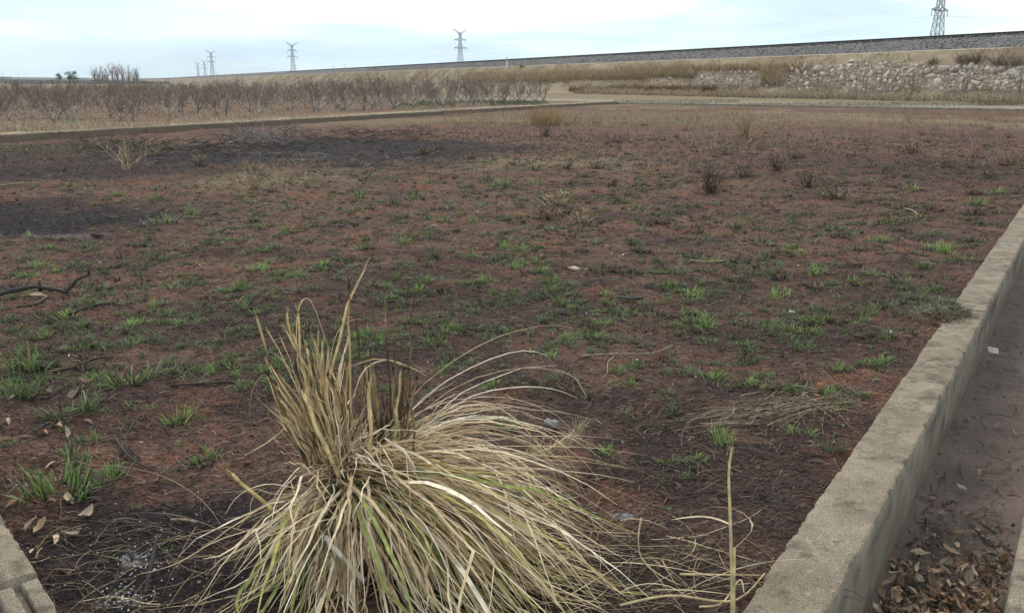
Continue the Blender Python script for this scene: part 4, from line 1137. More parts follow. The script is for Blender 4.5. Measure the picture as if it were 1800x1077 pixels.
# ------------------------------------------------------------------ burnt litter, clods and pebbles on the soil
def log_pts(n, r0, r1, a0=-34, a1=37, rs=RS):
    r_ = np.exp(rs.uniform(math.log(r0), math.log(r1), n)); a = np.radians(rs.uniform(a0, a1, n))
    x, y = r_ * np.sin(a), r_ * np.cos(a)
    k = x * WN[0] + y * WN[1] < QL - .03
    return x[k], y[k], r_[k]
x, y, r_ = log_pts(52000, 2.0, 28)
n = len(x); ln = RS.uniform(.008, .045, n) * (1 + .10 * r_); az = RS.uniform(0, 6.28, n)
az = np.where(np.cos(az) ** 2 < RS.rand(n) * .6, az + 1.57, az)
A = np.stack([x, y], 1); B = A + np.stack([np.cos(az), np.sin(az)], 1) * ln[:, None]; Mi = (A + B) / 2 + RS.normal(0, .12, (n, 2)) * ln[:, None]
hz = RS.uniform(.002, .010, n) + .0006 * r_
C = np.stack([np.column_stack([A, soil_z(A[:, 0], A[:, 1]) + .002]), np.column_stack([Mi, soil_z(Mi[:, 0], Mi[:, 1]) + hz]), np.column_stack([B, soil_z(B[:, 0], B[:, 1]) + .003])], 1)
ch_, dry_, _ = field_masks(x, y)
cl = pal(n, [(.055, .043, .037), (.095, .07, .056), (.17, .115, .085), (.25, .185, .13), (.145, .10, .077), (.07, .055, .047), (.20, .14, .105)], .3)
cl = cl * (1 - .5 * ch_[:, None])
V, F, cc = ribbons(C, np.repeat(((.0006 + .00034 * r_) * RS.uniform(.6, 1.5, n))[:, None], 3, 1), np.repeat(cl[:, None], 3, 1))
tag(link('burnt_litter', mesh_np('burnt_litter', V, F, cc), M_DRY), 'charred straw litter strewn over the soil', 'litter', kind='stuff')
mb = MB()
SM = [hull_rock(500 + s, 6 + s % 3) for s in range(8)]
x, y, r_ = log_pts(15000, 2.0, 14)
P = np.column_stack([x, y, soil_z(x, y)])
ch_, _, _ = field_masks(x, y)
cl = pal(len(x), [(.10, .062, .05), (.13, .07, .05), (.075, .052, .044), (.15, .075, .05)], .2) * (1 - .75 * ch_[:, None])
scatter_rocks(mb, P, RS.lognormal(-5.45, .55, len(x)) * (.8 + .10 * r_), cl, SM)
tag(link('soil_clods', mb.mesh('soil_clods'), M_PLAIN), 'crumbs and clods of red soil over the field', 'soil clods', kind='stuff')
mb = MB()
x, y, r_ = log_pts(3200, 2.0, 12)
P = np.column_stack([x, y, soil_z(x, y) + .002])
scatter_rocks(mb, P, RS.lognormal(-5.75, .55, len(x)) * (.75 + .09 * r_), pal(len(x), [(.50, .46, .41), (.36, .29, .24), (.26, .19, .155), (.60, .57, .53), (.30, .22, .18)], .15), SM)
x = []; 
for (u, v, sp, k) in ((235, 980, 26, 80), (215, 1040, 26, 110), (180, 960, 50, 20), (310, 1000, 60, 26), (330, 870, 70, 14), (1050, 700, 60, 14), (1200, 690, 60, 10), (800, 720, 50, 8)):
    for _ in range(k):
        q = gp(u + RS.normal(0, sp), v + RS.normal(0, sp * .5)); x.append((*q, float(soil_z(*q)) + .004))
scatter_rocks(mb, np.array(x), RS.uniform(.002, .0075, len(x)), pal(len(x), [(.66, .65, .66), (.56, .54, .52)], .1), SM)
tag(link('pale_pebbles', mb.mesh('pale_pebbles'), M_PLAIN), 'white pebbles and snail shells scattered on the soil', 'pebbles', kind='stuff')

# dry weeds in the far half of the field
ground_stand('field_dry_grass', 9500, [(780, 222, 960, 200, .16), (920, 225, 1060, 198, .2), (1060, 212, 1330, 190, .22), (1200, 260, 1400, 200, .16), (1400, 240, 1790, 196, .14), (140, 262, 330, 248, .025), (400, 340, 580, 285, .022)], .12, .36,
             [(.30, .215, .14), (.25, .17, .115), (.20, .14, .095), (.34, .26, .18)], 'thin dry grass standing in the far half of the field', wid=.0075, spread=.6)
ground_stand('field_low_weeds', 12000, [(900, 300, 1790, 235, .35), (1000, 262, 1790, 200, .45), (700, 250, 1000, 215, .2)], .04, .13, [(.09, .07, .055), (.14, .105, .075), (.075, .08, .05), (.20, .15, .10), (.05, .042, .038)], 'low brown weeds over the far right of the field', 'weeds', wid=.009, spread=.9)
ground_stand('field_edge_green', 2600, [(960, 222, 1160, 208, .4), (1150, 218, 1320, 205, .3), (0, 275, 150, 255, .3)], .05, .12, [(.14, .15, .06), (.11, .125, .055), (.19, .17, .085)], 'low olive grass patch near the far edge of the field', 'grass', m=M_GRASS, wid=.009, spread=.8)
ground_stand('tawny_tussock', 900, [(935, 222, 985, 214, 1.0)], .35, .85, [(.36, .245, .14), (.30, .20, .115)], 'tall tawny grass tussock at the far edge of the field', wid=.008, spread=.45)

# dead shrubs
SHR_T = [(.30, .225, .14), (.24, .175, .11), (.36, .28, .18)]
SHR_D = [(.11, .075, .06), (.085, .06, .05), (.14, .095, .075)]
for k_, (u, v, hpx, cols, nb, el0, wid, lab) in enumerate([
    (222, 298, 62, SHR_T, 26, 68, .010, 'tan dead shrub with few upright stems in the left of the field'),
    (1250, 340, 58, SHR_D, 70, 60, .004, 'dark brown twiggy dead shrub in the right of the field'),
    (445, 332, 46, SHR_T, 50, 45, .004, 'thin tan dead weed before the burnt patch'),
    (1712, 275, 34, [(.34, .23, .19), (.26, .17, .14)], 22, 72, .008, 'reddish dead plant with upright stems near the right edge'),
    (1365, 300, 36, SHR_D, 40, 50, .006, 'low dark dead shrub right of the twiggy one'),
    (1420, 330, 40, SHR_D, 40, 40, .006, 'dark dead shrub in the right of the field, before the road'),
    (1310, 240, 44, SHR_T, 50, 62, .008, 'brownish dry weed far off in the field'),
    (1775, 290, 30, [(.17, .11, .07), (.22, .15, .09)], 50, 30, .008, 'low leafy brown plant at the right edge of the field'),
    (1600, 215, 30, SHR_T, 14, 75, .008, 'single thin dry stalk plant before the far kerb'),
    (960, 240, 30, SHR_D, 30, 50, .008, 'small dark scrub before the tawny tussock'),
    (680, 290, 44, [(.20, .16, .14), (.15, .12, .10)], 16, 40, .007, 'burnt shrub with a few grey twigs on the black patch')]):
    p = gp(u, v); h = hpx * np.hypot(*p) * 1.03 / FPX
    me = twig_bush('dead_shrub', 600 + k_, nb, h, cols, h * .22, wid=wid, el0=el0)
    o = link('dead_shrub', me, M_BARK, None, (*p, float(soil_z(*p)) - .02)); tag(o, lab, 'dead shrub', 'dead shrubs in the field')
# low dry weeds dotted over the far right of the field
rs = np.random.RandomState(55)
weed_m = []
for i in range(8):
    me = twig_bush('dry_weed', 640 + i, [26, 34, 44, 30][i % 4], 1.0, [SHR_D, SHR_T, [(.16, .11, .08), (.22, .16, .11), (.10, .075, .06)], [(.20, .15, .10), (.13, .10, .07), (.12, .13, .075)]][i % 4], .35, wid=.022, el0=[42, 55, 30, 35][i % 4]); me.materials.append(M_BARK); weed_m.append(me)
for i in range(75):
    u, v = rs.uniform(940, 1790), 205 + 190 * rs.rand() ** 1.3
    if i > 52: u, v = rs.uniform(60, 900), rs.uniform(212, 300)
    p = gp(u, v)
    if p @ WN > QL - .3: continue
    h = rs.uniform(.10, .30); k_ = rs.randint(8)
    o = link('dry_weed', weed_m[k_], None, None, (*p, float(soil_z(*p)) - .01), (0, 0, rs.uniform(0, 6.28)), (h * rs.uniform(1, 1.5), h * rs.uniform(1, 1.5), h))
    tag(o, ['dark brown twiggy weed', 'tan wispy dry weed', 'low brown spreading weed', 'low olive brown weed'][k_ % 4] + ' on the ' + ('far' if v < 250 else 'middle') + (' right' if u > 1350 else ' centre' if u > 900 else ' left') + ' of the field', 'dry weed', 'dry weeds dotted over the field')
# brush pile of burnt prunings
brush = empty('brush_pile', (*gp(440, 252), 0)); tag(brush, 'grey tangle of pruned twigs piled at the edge of the burnt patch', 'brush pile')
def sticks(nm, n, u0, v0, u1, v1, ln, cols, parent, rise=.35, rad=.009, kind=True, m=M_BARK):
    a, b, c, d = gp(u0, v0), gp(u1, v0), gp(u0, v1), gp(u1, v1)
    s_, t_ = RS.rand(n, 1), RS.rand(n, 1)
    p = (a * (1 - s_) + b * s_) * (1 - t_) + (c * (1 - s_) + d * s_) * t_
    root = np.column_stack([p, soil_z(p[:, 0], p[:, 1]) + RS.rand(n) * rise * .5])
    C = arcs(root, RS.uniform(0, 6.28, n), RS.uniform(-.1, 1.0, n) * rise * 2, ln * RS.uniform(.4, 1.2, n), RS.uniform(-.3, .8, n), 5, RS.normal(0, .7, n))
    C[:, 1:] += RS.normal(0, ln * .02, C[:, 1:].shape); C[..., 2] = np.maximum(C[..., 2], soil_z(C[..., 0], C[..., 1]) + .004)
    mb = MB()
    for q, cl in zip(C, pal(n, cols)): add_tube(mb, q, np.linspace(rad, rad * .4, 5), 4, cl, False)
    o = link(nm, mb.mesh(nm), m, parent)
    if parent is not None: child_world(o, parent)
    if kind: o['kind'] = 'stuff'
    return o
sticks('twigs', 230, 395, 262, 510, 240, .8, [(.23, .20, .19), (.17, .145, .14), (.10, .085, .08)], brush, .42)
sticks('charred_twigs', 90, 330, 275, 540, 250, .7, [(.05, .042, .04), (.085, .07, .065)], brush, .22)
bp2 = empty('brush_pile', (*gp(185, 258), 0)); tag(bp2, 'dark heap of burnt prunings behind the tan dead shrub', 'brush pile')
sticks('charred_twigs', 150, 130, 270, 300, 248, .6, [(.055, .045, .04), (.10, .08, .07), (.16, .125, .10)], bp2, .28)
bp3 = empty('brush_pile', (*gp(640, 245), 0)); tag(bp3, 'low dark brown scrub of burnt twigs along the burnt patch', 'brush pile')
sticks('charred_twigs', 190, 540, 250, 760, 232, .6, [(.075, .058, .052), (.12, .09, .08), (.05, .04, .038)], bp3, .24)
tag(sticks('strewn_twigs', 150, 540, 300, 720, 270, .55, [(.14, .12, .115), (.08, .068, .065), (.22, .19, .18)], None, .10, .008), 'grey burnt twigs strewn over the black patch', 'twigs')
tag(sticks('strewn_straw', 90, 0, 1077, 420, 760, .20, [(.20, .155, .11), (.11, .085, .065), (.05, .042, .04), (.30, .24, .16)], None, .06, .0022, m=M_STRAW), 'fine straw and twigs strewn before the straw clump', 'straw')
tag(sticks('strewn_straw', 240, 1000, 1060, 1480, 700, .22, [(.17, .13, .095), (.10, .08, .062), (.05, .042, .04), (.25, .195, .13)], None, .06, .0020, m=M_STRAW), 'fine straw strewn between the clump and the ditch wall', 'straw')

# ------------------------------------------------------------------ single finds on the ground
def gz(u, v, dz=0.0):
    p = gp(u, v); return np.array([p[0], p[1], float(soil_z(*p)) + dz])
def smooth(pts, k):
    pts = np.asarray(pts, float); n = len(pts); t = np.linspace(0, n - 1, k); i = np.clip(t.astype(int), 0, n - 2); f = (t - i)[:, None]
    g = lambda j: pts[np.clip(j, 0, n - 1)]
    p0, p1, p2, p3 = g(i - 1), g(i), g(i + 1), g(i + 2)
    return .5 * (2 * p1 + (p2 - p0) * f + (2 * p0 - 5 * p1 + 4 * p2 - p3) * f ** 2 + (3 * p1 - p0 - 3 * p2 + p3) * f ** 3)
BLK = (.045, .037, .034)
br = empty('charred_branch', gz(60, 522)); tag(br, 'crooked charred branch with raised end at the left edge', 'branch')
mb = MB(); e1 = gz(118, 524, .045); e2 = gz(140, 519, .12); e3 = gz(162, 519, .17); e4 = gz(160, 519, .25)
add_tube(mb, smooth([gz(-40, 540, .04), gz(0, 531, .045), gz(40, 524, .06), gz(70, 521, .065), gz(118, 524, .045)], 14), np.linspace(.020, .015, 14) * RS.uniform(.82, 1.18, 14), 7, BLK)
o = link('stem', mb.mesh('stem', True), M_CHAR, br); child_world(o, br)
mb = MB(); add_tube(mb, [gz(112, 524, .045), e1, (e1 + e2) / 2 + np.array([-.01, 0, -.01]), e2, e3, e4], (.015, .015, .014, .013, .011, .006), 7, BLK); o = link('limb', mb.mesh('limb', True), M_CHAR, br); child_world(o, br)
mb = MB(); add_tube(mb, [gz(72, 521, .03), gz(73, 521, .12)], (.013, .007), 6, BLK); o = link('stub', mb.mesh('stub', True), M_CHAR, br); child_world(o, br)
mb = MB(); add_tube(mb, smooth([gz(30, 545, .01), gz(60, 541, .015), gz(82, 531, .02)], 6), .012, 6, (.055, .05, .03)); o = link('twig', mb.mesh('twig', True), M_CHAR, br); child_world(o, br)
def twig(pts, r0, r1, lab, col=BLK, nm='charred_twig', cat='twig', m=M_CHAR, k=10, sub=None):
    mb = MB(); add_tube(mb, smooth(pts, k), np.linspace(r0, r1, k) * RS.uniform(.8, 1.2, k), 6, col)
    for sp in sub or []: add_tube(mb, smooth(sp, 6), np.linspace(r0 * .8, r1, 6), 5, col)
    return tag(link(nm, mb.mesh(nm, True), m), lab, cat)
twig([gz(205, 768, .02), gz(212, 785, .02), gz(235, 805, .015), gz(282, 824, .01)], .0075, .0045, 'forked black twig lying left of the straw clump', sub=[[gz(248, 742, .06), gz(222, 770, .04), gz(225, 795, .02)], [gz(232, 790, .02), gz(245, 800, .015)]])
twig([gz(60, 640, .01), gz(110, 648, .02), gz(165, 632, .02), gz(200, 630, .02)], .010, .006, 'thin black twig lying behind the left grass tufts')
twig([gz(300, 672, .01), gz(360, 674, .015), gz(400, 668, .01), gz(440, 672, .01)], .008, .005, 'thin black twig lying left of the upright stalks')
twig([gz(120, 556, .01), gz(165, 546, .02), gz(195, 538, .02)], .010, .006, 'thin black twig right of the charred branch')
twig([gz(255, 1040, .01), gz(268, 1010, .05), gz(282, 975, .10)], .008, .006, 'short black stick leaning up beside the white ash')
twig([gz(1085, 524, .01), gz(1108, 530, .015), gz(1128, 527, .01)], .013, .009, 'short dark stick with grey bark in mid field', (.10, .09, .085))
twig([gz(945, 650, .16), gz(962, 668, .08), gz(985, 690, .05), gz(1010, 700, .03)], .007, .005, 'dark twig leaning under the arching straw blades', (.06, .045, .04), sub=[[gz(985, 690, .05), gz(1000, 680, .10), gz(1012, 690, .05)], [gz(1000, 690, .03), gz(1008, 675, .12)]])
twig([gz(1020, 631, .03), gz(1085, 630, .04), gz(1145, 628, .03), gz(1182, 616, .03)], .005, .0025, 'long straw lying flat right of the clump', (.36, .28, .20), 'fallen_straw', 'straw', M_STRAW)
twig([gz(1080, 632, .03), gz(1068, 645, .03), gz(1068, 660, .02), gz(1060, 668, .01)], .004, .002, 'short curved straw under the long lying straw', (.33, .25, .17), 'fallen_straw', 'straw', M_STRAW)
twig([gz(1212, 461, .02), gz(1240, 466, .03), gz(1272, 464, .02)], .010, .006, 'pale bowed straw in the right half of the field', (.42, .34, .24), 'fallen_straw', 'straw', M_STRAW)
twig([gz(1590, 372, .02), gz(1605, 376, .03), gz(1612, 380, .02)], .014, .008, 'small pale straw beside the bright tuft, upper right', (.40, .33, .24), 'fallen_straw', 'straw', M_STRAW)
twig([gz(0, 332, .02), gz(35, 329, .03), gz(72, 326, .02)], .016, .010, 'long pale stick on the ground at the left edge', (.26, .21, .16), 'fallen_stick', 'stick', M_STRAW)
twig([gz(300, 911, .012), gz(322, 911, .015), gz(345, 915, .012)], .006, .004, 'short tan straw piece left of the clump', (.36, .28, .20), 'fallen_straw', 'straw', M_STRAW)
# crushed can
def can():
    rs = np.random.RandomState(4); k, s = 12, 14; V = []
    for i in range(k):
        t = i / (k - 1); r_ = .026 * np.interp(t, [0, .06, .1, .9, .94, 1], [.80, .86, 1, 1, .86, .80])
        for j in range(s):
            a = j / s * 6.283; d = 1 - .22 * max(0, math.cos(a - 1.2)) * math.exp(-((t - .45) / .2) ** 2) + rs.normal(0, .03)
            V.append((r_ * d * math.cos(a), r_ * d * math.sin(a), .085 * (t - .5)))
    F = [(i * s + j, i * s + (j + 1) % s, (i + 1) * s + (j + 1) % s, (i + 1) * s + j) for i in range(k - 1) for j in range(s)]
    n0 = len(V); V += [(0, 0, -.036), (0, 0, .036)]
    T = [(n0, (j + 1) % s, j) for j in range(s)] + [(n0 + 1, (k - 1) * s + j, (k - 1) * s + (j + 1) % s) for j in range(s)]
    c = np.array([(.22, .19, .18)] * len(V)) * rs.uniform(.35, 1.5, (len(V), 1)); c[-1] = (.10, .09, .09); c[-2] = (.12, .10, .10)
    return mesh_np('drink_can', V, [np.array(F), np.array(T)], c, True)
M_CAN = vcol_mat('scorched_tin', .5, .35, 90.0, 0, 0, .5, .4, 150.0)
p = gz(970, 756, .022)
tag(link('drink_can', can(), M_CAN, None, p, (R(88), R(12), R(62)), (.9, .9, .8)), 'scorched grey drink can lying behind the clump blades', 'can')
# flakes, chips and brick pieces
def chip(nm, p, sz, rot, col, lab, cat, rock=0, m=M_PLAIN):
    v, f = ROCKS[rock]; me = mesh_np(nm, v * np.array(sz), f, np.broadcast_to(np.array(col), (len(v), 3)))
    return tag(link(nm, me, m, None, p, rot), lab, cat)
chip('stone_chip', gz(1010, 475, .02), (.085, .05, .045), (.3, .2, -.3), (.52, .40, .32), 'pale pinkish stone chip in the middle of the field', 'stone', 3)
chip('stone_chip', gz(1392, 552, .012), (.045, .03, .022), (.1, .2, .5), (.60, .57, .55), 'small white stone chip left of the wall mound', 'stone', 5)
chip('stone_chip', gz(1564, 597, .03), (.022, .022, .022), (0, 0, 0), (.74, .73, .74), 'round white pebble in the tuft beside the mound', 'stone', 2)
chip('stone_chip', gz(1040, 930 - 30, .01), (.03, .018, .012), (0, .1, .4), (.20, .24, .28), 'bluish grey stone flake on the black soil', 'stone', 7)
chip('brick_piece', gz(1440, 694, .030), (.024, .014, .045), (.1, .12, .2), (.44, .19, .10), 'upright orange brick piece behind the straw heap', 'brick piece', 4)
chip('brick_piece', gz(1434, 707, .016), (.030, .022, .02), (.4, .1, .9), (.40, .17, .095), 'lying orange brick piece beside the upright one', 'brick piece', 6)
chip('clay_lump', gz(172, 419, .03), (.10, .07, .05), (0, 0, .3), (.09, .055, .045), 'dark round clod left of the grassy area', 'clod', 1)
chip('stone_chip', gz(1430, 715, .015), (.035, .022, .02), (.2, .4, .1), (.40, .30, .22), 'tan stone under the brick pieces', 'stone', 8)
def tile_mesh(w, d, h, col, bev=.004):
    bm = bmesh.new(); bmesh.ops.create_cube(bm, size=1)
    for v in bm.verts: v.co = (v.co.x * w + random.uniform(-.006, .006), v.co.y * d + random.uniform(-.008, .008), v.co.z * h)
    bmesh.ops.bevel(bm, geom=bm.edges[:], offset=bev, segments=2, affect='EDGES')
    me = bpy.data.meshes.new('tile_piece'); bm.to_mesh(me); bm.free()
    a = me.color_attributes.new('Col', 'FLOAT_COLOR', 'POINT'); a.data.foreach_set('color', np.tile([*col, 1.0], len(me.vertices)).astype(np.float32)); return me
tp_ = gp(1745, 622, CF); tag(link('tile_piece', tile_mesh(.075, .13, .02, (.56, .46, .40)), M_PLAIN, None, (*tp_, CF + .022), (.05, .06, -.5)), 'pale broken tile piece lying in the ditch beside the wall', 'tile')
# ------------------------------------------------------------------ dead leaves
def leaf_mesh(seed):
    rs = np.random.RandomState(seed); k = 5; V, F, C = [], [], []
    L_, w = .045, .024; cu, tw, fold = rs.uniform(-.7, 1.3), rs.normal(0, .8), rs.uniform(.15, .8)
    base = np.array([(.36, .235, .15), (.30, .18, .115), (.44, .31, .205), (.20, .13, .09), (.34, .25, .185)][seed % 5])
    for i in range(k):
        t = i / (k - 1); ww = w * math.sin(math.pi * (t * .92 + .05)) ** .8 * rs.uniform(.55, 1.25); x = (t - .5) * 2 * L_
        zc = cu * .03 * (t - .4) ** 2 * 4; a = tw * (t - .5)
        for s in (-1, 0, 1):
            yy, zz = s * ww * math.cos(fold), abs(s) * ww * math.sin(fold)
            V.append((x, yy * math.cos(a) - zz * math.sin(a), zc + yy * math.sin(a) + zz * math.cos(a) + rs.normal(0, .002))); C.append(base * rs.uniform(.8, 1.2))
    for i in range(k - 1):
        for j in range(2): F.append((i * 3 + j, i * 3 + j + 1, i * 3 + 4 + j, i * 3 + 3 + j))
    me = mesh_np('dead_leaf', V, np.array(F), np.array(C), True); me.materials.append(M_LEAF); return me
LEAVES = [leaf_mesh(700 + i) for i in range(15)]
def put_leaf(p, s, lab, grp, tilt=.35):
    o = link('dead_leaf', LEAVES[RS.randint(15)], None, None, p, (RS.normal(0, tilt), RS.normal(0, tilt), RS.uniform(0, 6.28)), (s, s * RS.uniform(.7, 1.1), s))
    tag(o, lab, 'leaf', grp)
n = 0
while n < 240:
    u, v = RS.uniform(1500, 1790), 1120 - abs(RS.normal(0, 95))
    p = gp(u, v, CF + .03); q = p @ WN
    if not (QR + .02 < q < q2 - .01): continue
    put_leaf((*p, CF + .02 + RS.uniform(0, .05) * float(sstep(900, 1060, v))), RS.uniform(.35, .85), 'brown dead leaf in the leaf drift on the ditch floor', 'dead leaves in the ditch', .6); n += 1
for (u, v) in ((1640, 880), (1655, 905), (1690, 860), (1720, 830), (1700, 740), (1650, 800)):
    p = gp(u, v, CF + .02); put_leaf((*p, CF + .03), .6, 'single dead leaf lying apart on the bare ditch mud', 'dead leaves on bare ditch mud', .2)
# grit and crumbs of dried mud on the ditch floor
mb = MB(); pts = []
while len(pts) < 2600:
    s_, q = 1.9 + 9 * RS.rand() ** 1.7, RS.uniform(QR + .01, q2 - .01); pts.append((*wp(s_, q), CF + .012 + .02 * abs((q - (QR + q2) / 2) / .2) ** 2))
scatter_rocks(mb, np.array(pts), np.minimum(RS.lognormal(-5.6, .5, len(pts)), .009), pal(len(pts), [(.15, .10, .08), (.10, .068, .054), (.20, .145, .115), (.07, .05, .042), (.32, .27, .23)], .2), SM)
tag(link('ditch_grit', mb.mesh('ditch_grit'), M_PLAIN), 'grit and mud crumbs on the ditch floor', 'grit', kind='stuff')
# finer leaf litter in the ditch
x = []
while len(x) < 1500:
    u, v = RS.uniform(1480, 1800), 1130 - abs(RS.normal(0, 110)); p = gp(u, v, CF + .02); q = p @ WN
    if QR + .01 < q < q2: x.append((*p, CF + .012 + RS.uniform(0, .02)))
x = np.array(x); n = len(x)
C = arcs(x, RS.uniform(0, 6.28, n), RS.normal(0, .2, n), RS.uniform(.01, .07, n), RS.normal(0, .4, n), 4, RS.normal(0, 1, n))
V, F, cc = ribbons(C, np.repeat((np.where(RS.rand(n) < .5, .0012, .005))[:, None], 4, 1), np.repeat(pal(n, [(.20, .14, .10), (.12, .085, .065), (.28, .22, .16), (.07, .055, .045)], .25)[:, None], 4, 1))
tag(link('ditch_litter', mesh_np('ditch_litter', V, F, cc), M_LEAF), 'broken leaves and stalks over the ditch floor', 'litter', kind='stuff')
x = []
while len(x) < 260:
    s_, q = RS.uniform(2.2, 8.5), RS.uniform(QR + .02, q2 - .02); p = wp(s_, q); x.append((*p, CF + .02))
x = np.array(x); n = len(x)
C = arcs(x, RS.uniform(0, 6.28, n), RS.normal(0, .06, n), RS.uniform(.02, .16, n), RS.normal(0, .1, n), 5, RS.normal(0, .8, n)); C[..., 2] = CF + .018 + .012 * RS.rand(n, 5)
V, F, cc = ribbons(C, np.full((n, 5), .0022), np.repeat(pal(n, [(.06, .05, .045), (.13, .10, .085), (.22, .17, .13)], .25)[:, None], 5, 1))
tag(link('ditch_twigs', mesh_np('ditch_twigs', V, F, cc), M_LEAF), 'thin twigs lying on the ditch mud', 'twigs', kind='stuff')
left_leaves = [(60, 735), (98, 635), (150, 668), (75, 800), (60, 808), (95, 812), (120, 760), (155, 740), (88, 875), (50, 915), (70, 920), (40, 690), (30, 800), (85, 690), (20, 880), (110, 905), (60, 700), (130, 690), (10, 640), (35, 640), (15, 740), (100, 745), (45, 850), (120, 870), (30, 930), (150, 900), (95, 940), (60, 960), (130, 935), (25, 700), (75, 760), (160, 700), (5, 770), (140, 640)]
for (u, v) in left_leaves:
    put_leaf(gz(u, v, .015), RS.uniform(.5, 1.0), 'tan dead leaf among the grass tufts at the left edge', 'dead leaves at the left edge')
tag(link('dead_leaf', LEAVES[2], None, None, gz(982, 858, .02), (.5, .2, .2), (.75, .75, .75)), 'orange tan dead leaf right of the clump blades', 'leaf')
tag(link('dead_leaf', LEAVES[7], None, None, gz(70, 528, .03), (.3, .2, .3), (1.5, 1.2, 1.2)), 'pinkish dead leaf under the charred branch', 'leaf')
# straw heap near the wall
n = 330
_hu = RS.uniform(1225, 1515, n)
pts = np.array([gz(u, 742 - (u - 1225) * .12 + RS.normal(0, 11)) for u in _hu])
az = np.where(RS.rand(n) < .7, RS.normal(.42, .22, n), RS.uniform(0, 6.28, n)) + np.where(RS.rand(n) < .5, math.pi, 0)
C = arcs(pts + np.array([0, 0, .008]), az, RS.uniform(0, .16, n), RS.uniform(.06, .38, n) * np.where(RS.rand(n) < .5, .6, 1), RS.uniform(.1, .35, n), 6, RS.normal(0, .25, n))
C[..., 2] = np.maximum(C[..., 2], soil_z(C[..., 0], C[..., 1]) + .006)
k = C.reshape(-1, 3) @ np.array([WN[0], WN[1], 0]); over = k.reshape(n, 6).max(1) < QL - .01
V, F, cc = ribbons(C[over], np.full((over.sum(), 6), .0016), np.repeat(pal(int(over.sum()), [(.30, .235, .155), (.20, .155, .11), (.38, .30, .20), (.11, .09, .07), (.15, .12, .09)])[:, None], 6, 1))
tag(link('straw_heap', mesh_np('straw_heap', V, F, cc), M_STRAW), 'loose heap of straw by the ditch wall, under the brick pieces', 'straw', kind='stuff')
# soil and weeds heaped over the wall
c0 = gp(1668, 552, WT)
def heap_z(x, y):
    s_ = (x - c0[0]) * WD[0] + (y - c0[1]) * WD[1]; q = (x - c0[0]) * WN[0] + (y - c0[1]) * WN[1]
    base = np.where(x * WN[0] + y * WN[1] > QL - .02, WT, soil_z(x, y))
    d = (s_ / .30) ** 2 + ((q + .06) / .19) ** 2 + (fbm(x, y, .10, 3, 66) - .5) * 1.0
    return base - .03 + .095 * np.clip(1 - d, -.2, 1)
g_s, g_q = np.meshgrid(np.linspace(-.40, .40, 70), np.linspace(-.30, .125, 40), indexing='ij')
hx, hy = c0[0] + WD[0] * g_s + WN[0] * g_q, c0[1] + WD[1] * g_s + WN[1] * g_q
hzv = heap_z(hx, hy) + (fbm(hx, hy, .05, 3, 67) - .5) * .012
ii = (np.arange(69)[:, None] * 40 + np.arange(39)[None]).ravel()
me = mesh_np('soil_heap', np.stack([hx, hy, hzv], 2).reshape(-1, 3), np.stack([ii, ii + 40, ii + 41, ii + 1], 1), None, True, {'char': np.full(2800, .25), 'dry': np.full(2800, .15), 'ash': np.zeros(2800)})
tag(link('soil_heap', me, M_SOIL), 'low heap of soil spilled onto the ditch wall', 'soil heap')
n = 1100
s_ = np.concatenate([RS.normal(.0, .09, n // 2), RS.normal(-.16, .07, n // 4), RS.normal(.10, .06, n // 4)]); q_ = np.concatenate([RS.uniform(-.16, .15, n // 2), RS.normal(-.06, .05, n // 4), RS.uniform(-.28, .02, n // 4)])
n = len(s_)
xy = np.column_stack([c0[0] + WD[0] * s_ + WN[0] * q_, c0[1] + WD[1] * s_ + WN[1] * q_])
k_ = xy @ WN < QR - .015; xy = xy[k_]; n = len(xy)
base = np.where(xy @ WN > QL, WT, soil_z(xy[:, 0], xy[:, 1]))
root = np.column_stack([xy, np.maximum(heap_z(xy[:, 0], xy[:, 1]), base) - .006])
C = arcs(root, RS.uniform(0, 6.28, n), RS.uniform(.1, 1.1, n), RS.uniform(.03, .10, n), RS.uniform(.2, 1.2, n), 4, RS.normal(0, .5, n))
V, F, cc = ribbons(C, np.linspace(1, .3, 4)[None] * np.full((n, 1), .0033), np.repeat(pal(n, [(.18, .20, .12), (.14, .165, .09), (.23, .24, .155), (.28, .235, .16), (.09, .11, .06)])[:, None], 4, 1))
tag(link('wall_weeds', mesh_np('wall_weeds', V, F, cc), M_GRASS), 'grey green weeds creeping over the ditch wall on heaped soil', 'weeds')
# kerb corner at the lower left
kerb_c = empty('corner_kerb', (*gp(40, 1000), 0)); tag(kerb_c, 'weathered concrete kerb corner at the lower left of the field', 'kerb')
ka, kb = gp(-60, 800, .10), gp(66, 1003, .10); kd = (kb - ka) / np.linalg.norm(kb - ka)
kl = np.array([kd[1], -kd[0]]);
if kl @ (gp(0, 1000, .1) - kb) < 0: kl = -kl
o = wall_section('kerb_section', kerb_c, ka - kd * .5, kb - kd * .004, .22, -.2, .10, kl, .012, .006, 14, 70); child_world(o, kerb_c)
o = wall_section('kerb_section', kerb_c, kb + kd * .004, kb + kd * .4, .055, -.2, .085, kl, .012, .004, 6, 71); child_world(o, kerb_c)
o = wall_section('kerb_section', kerb_c, kb + kd * .03 + kl * .075, kb + kd * .4 + kl * .075, .05, -.2, .095, kl, .012, .004, 6, 72); child_world(o, kerb_c)
o = wall_section('kerb_section', kerb_c, kb + kd * .004 + kl * .052, kb + kd * .4 + kl * .052, .025, -.2, .055, kl, .012, .003, 4, 73); child_world(o, kerb_c)
o = wall_section('kerb_section', kerb_c, kb + kd * .006 + kl * .12, kb + kd * .4 + kl * .12, .10, -.2, .06, kl, .012, .004, 6, 74); child_world(o, kerb_c)

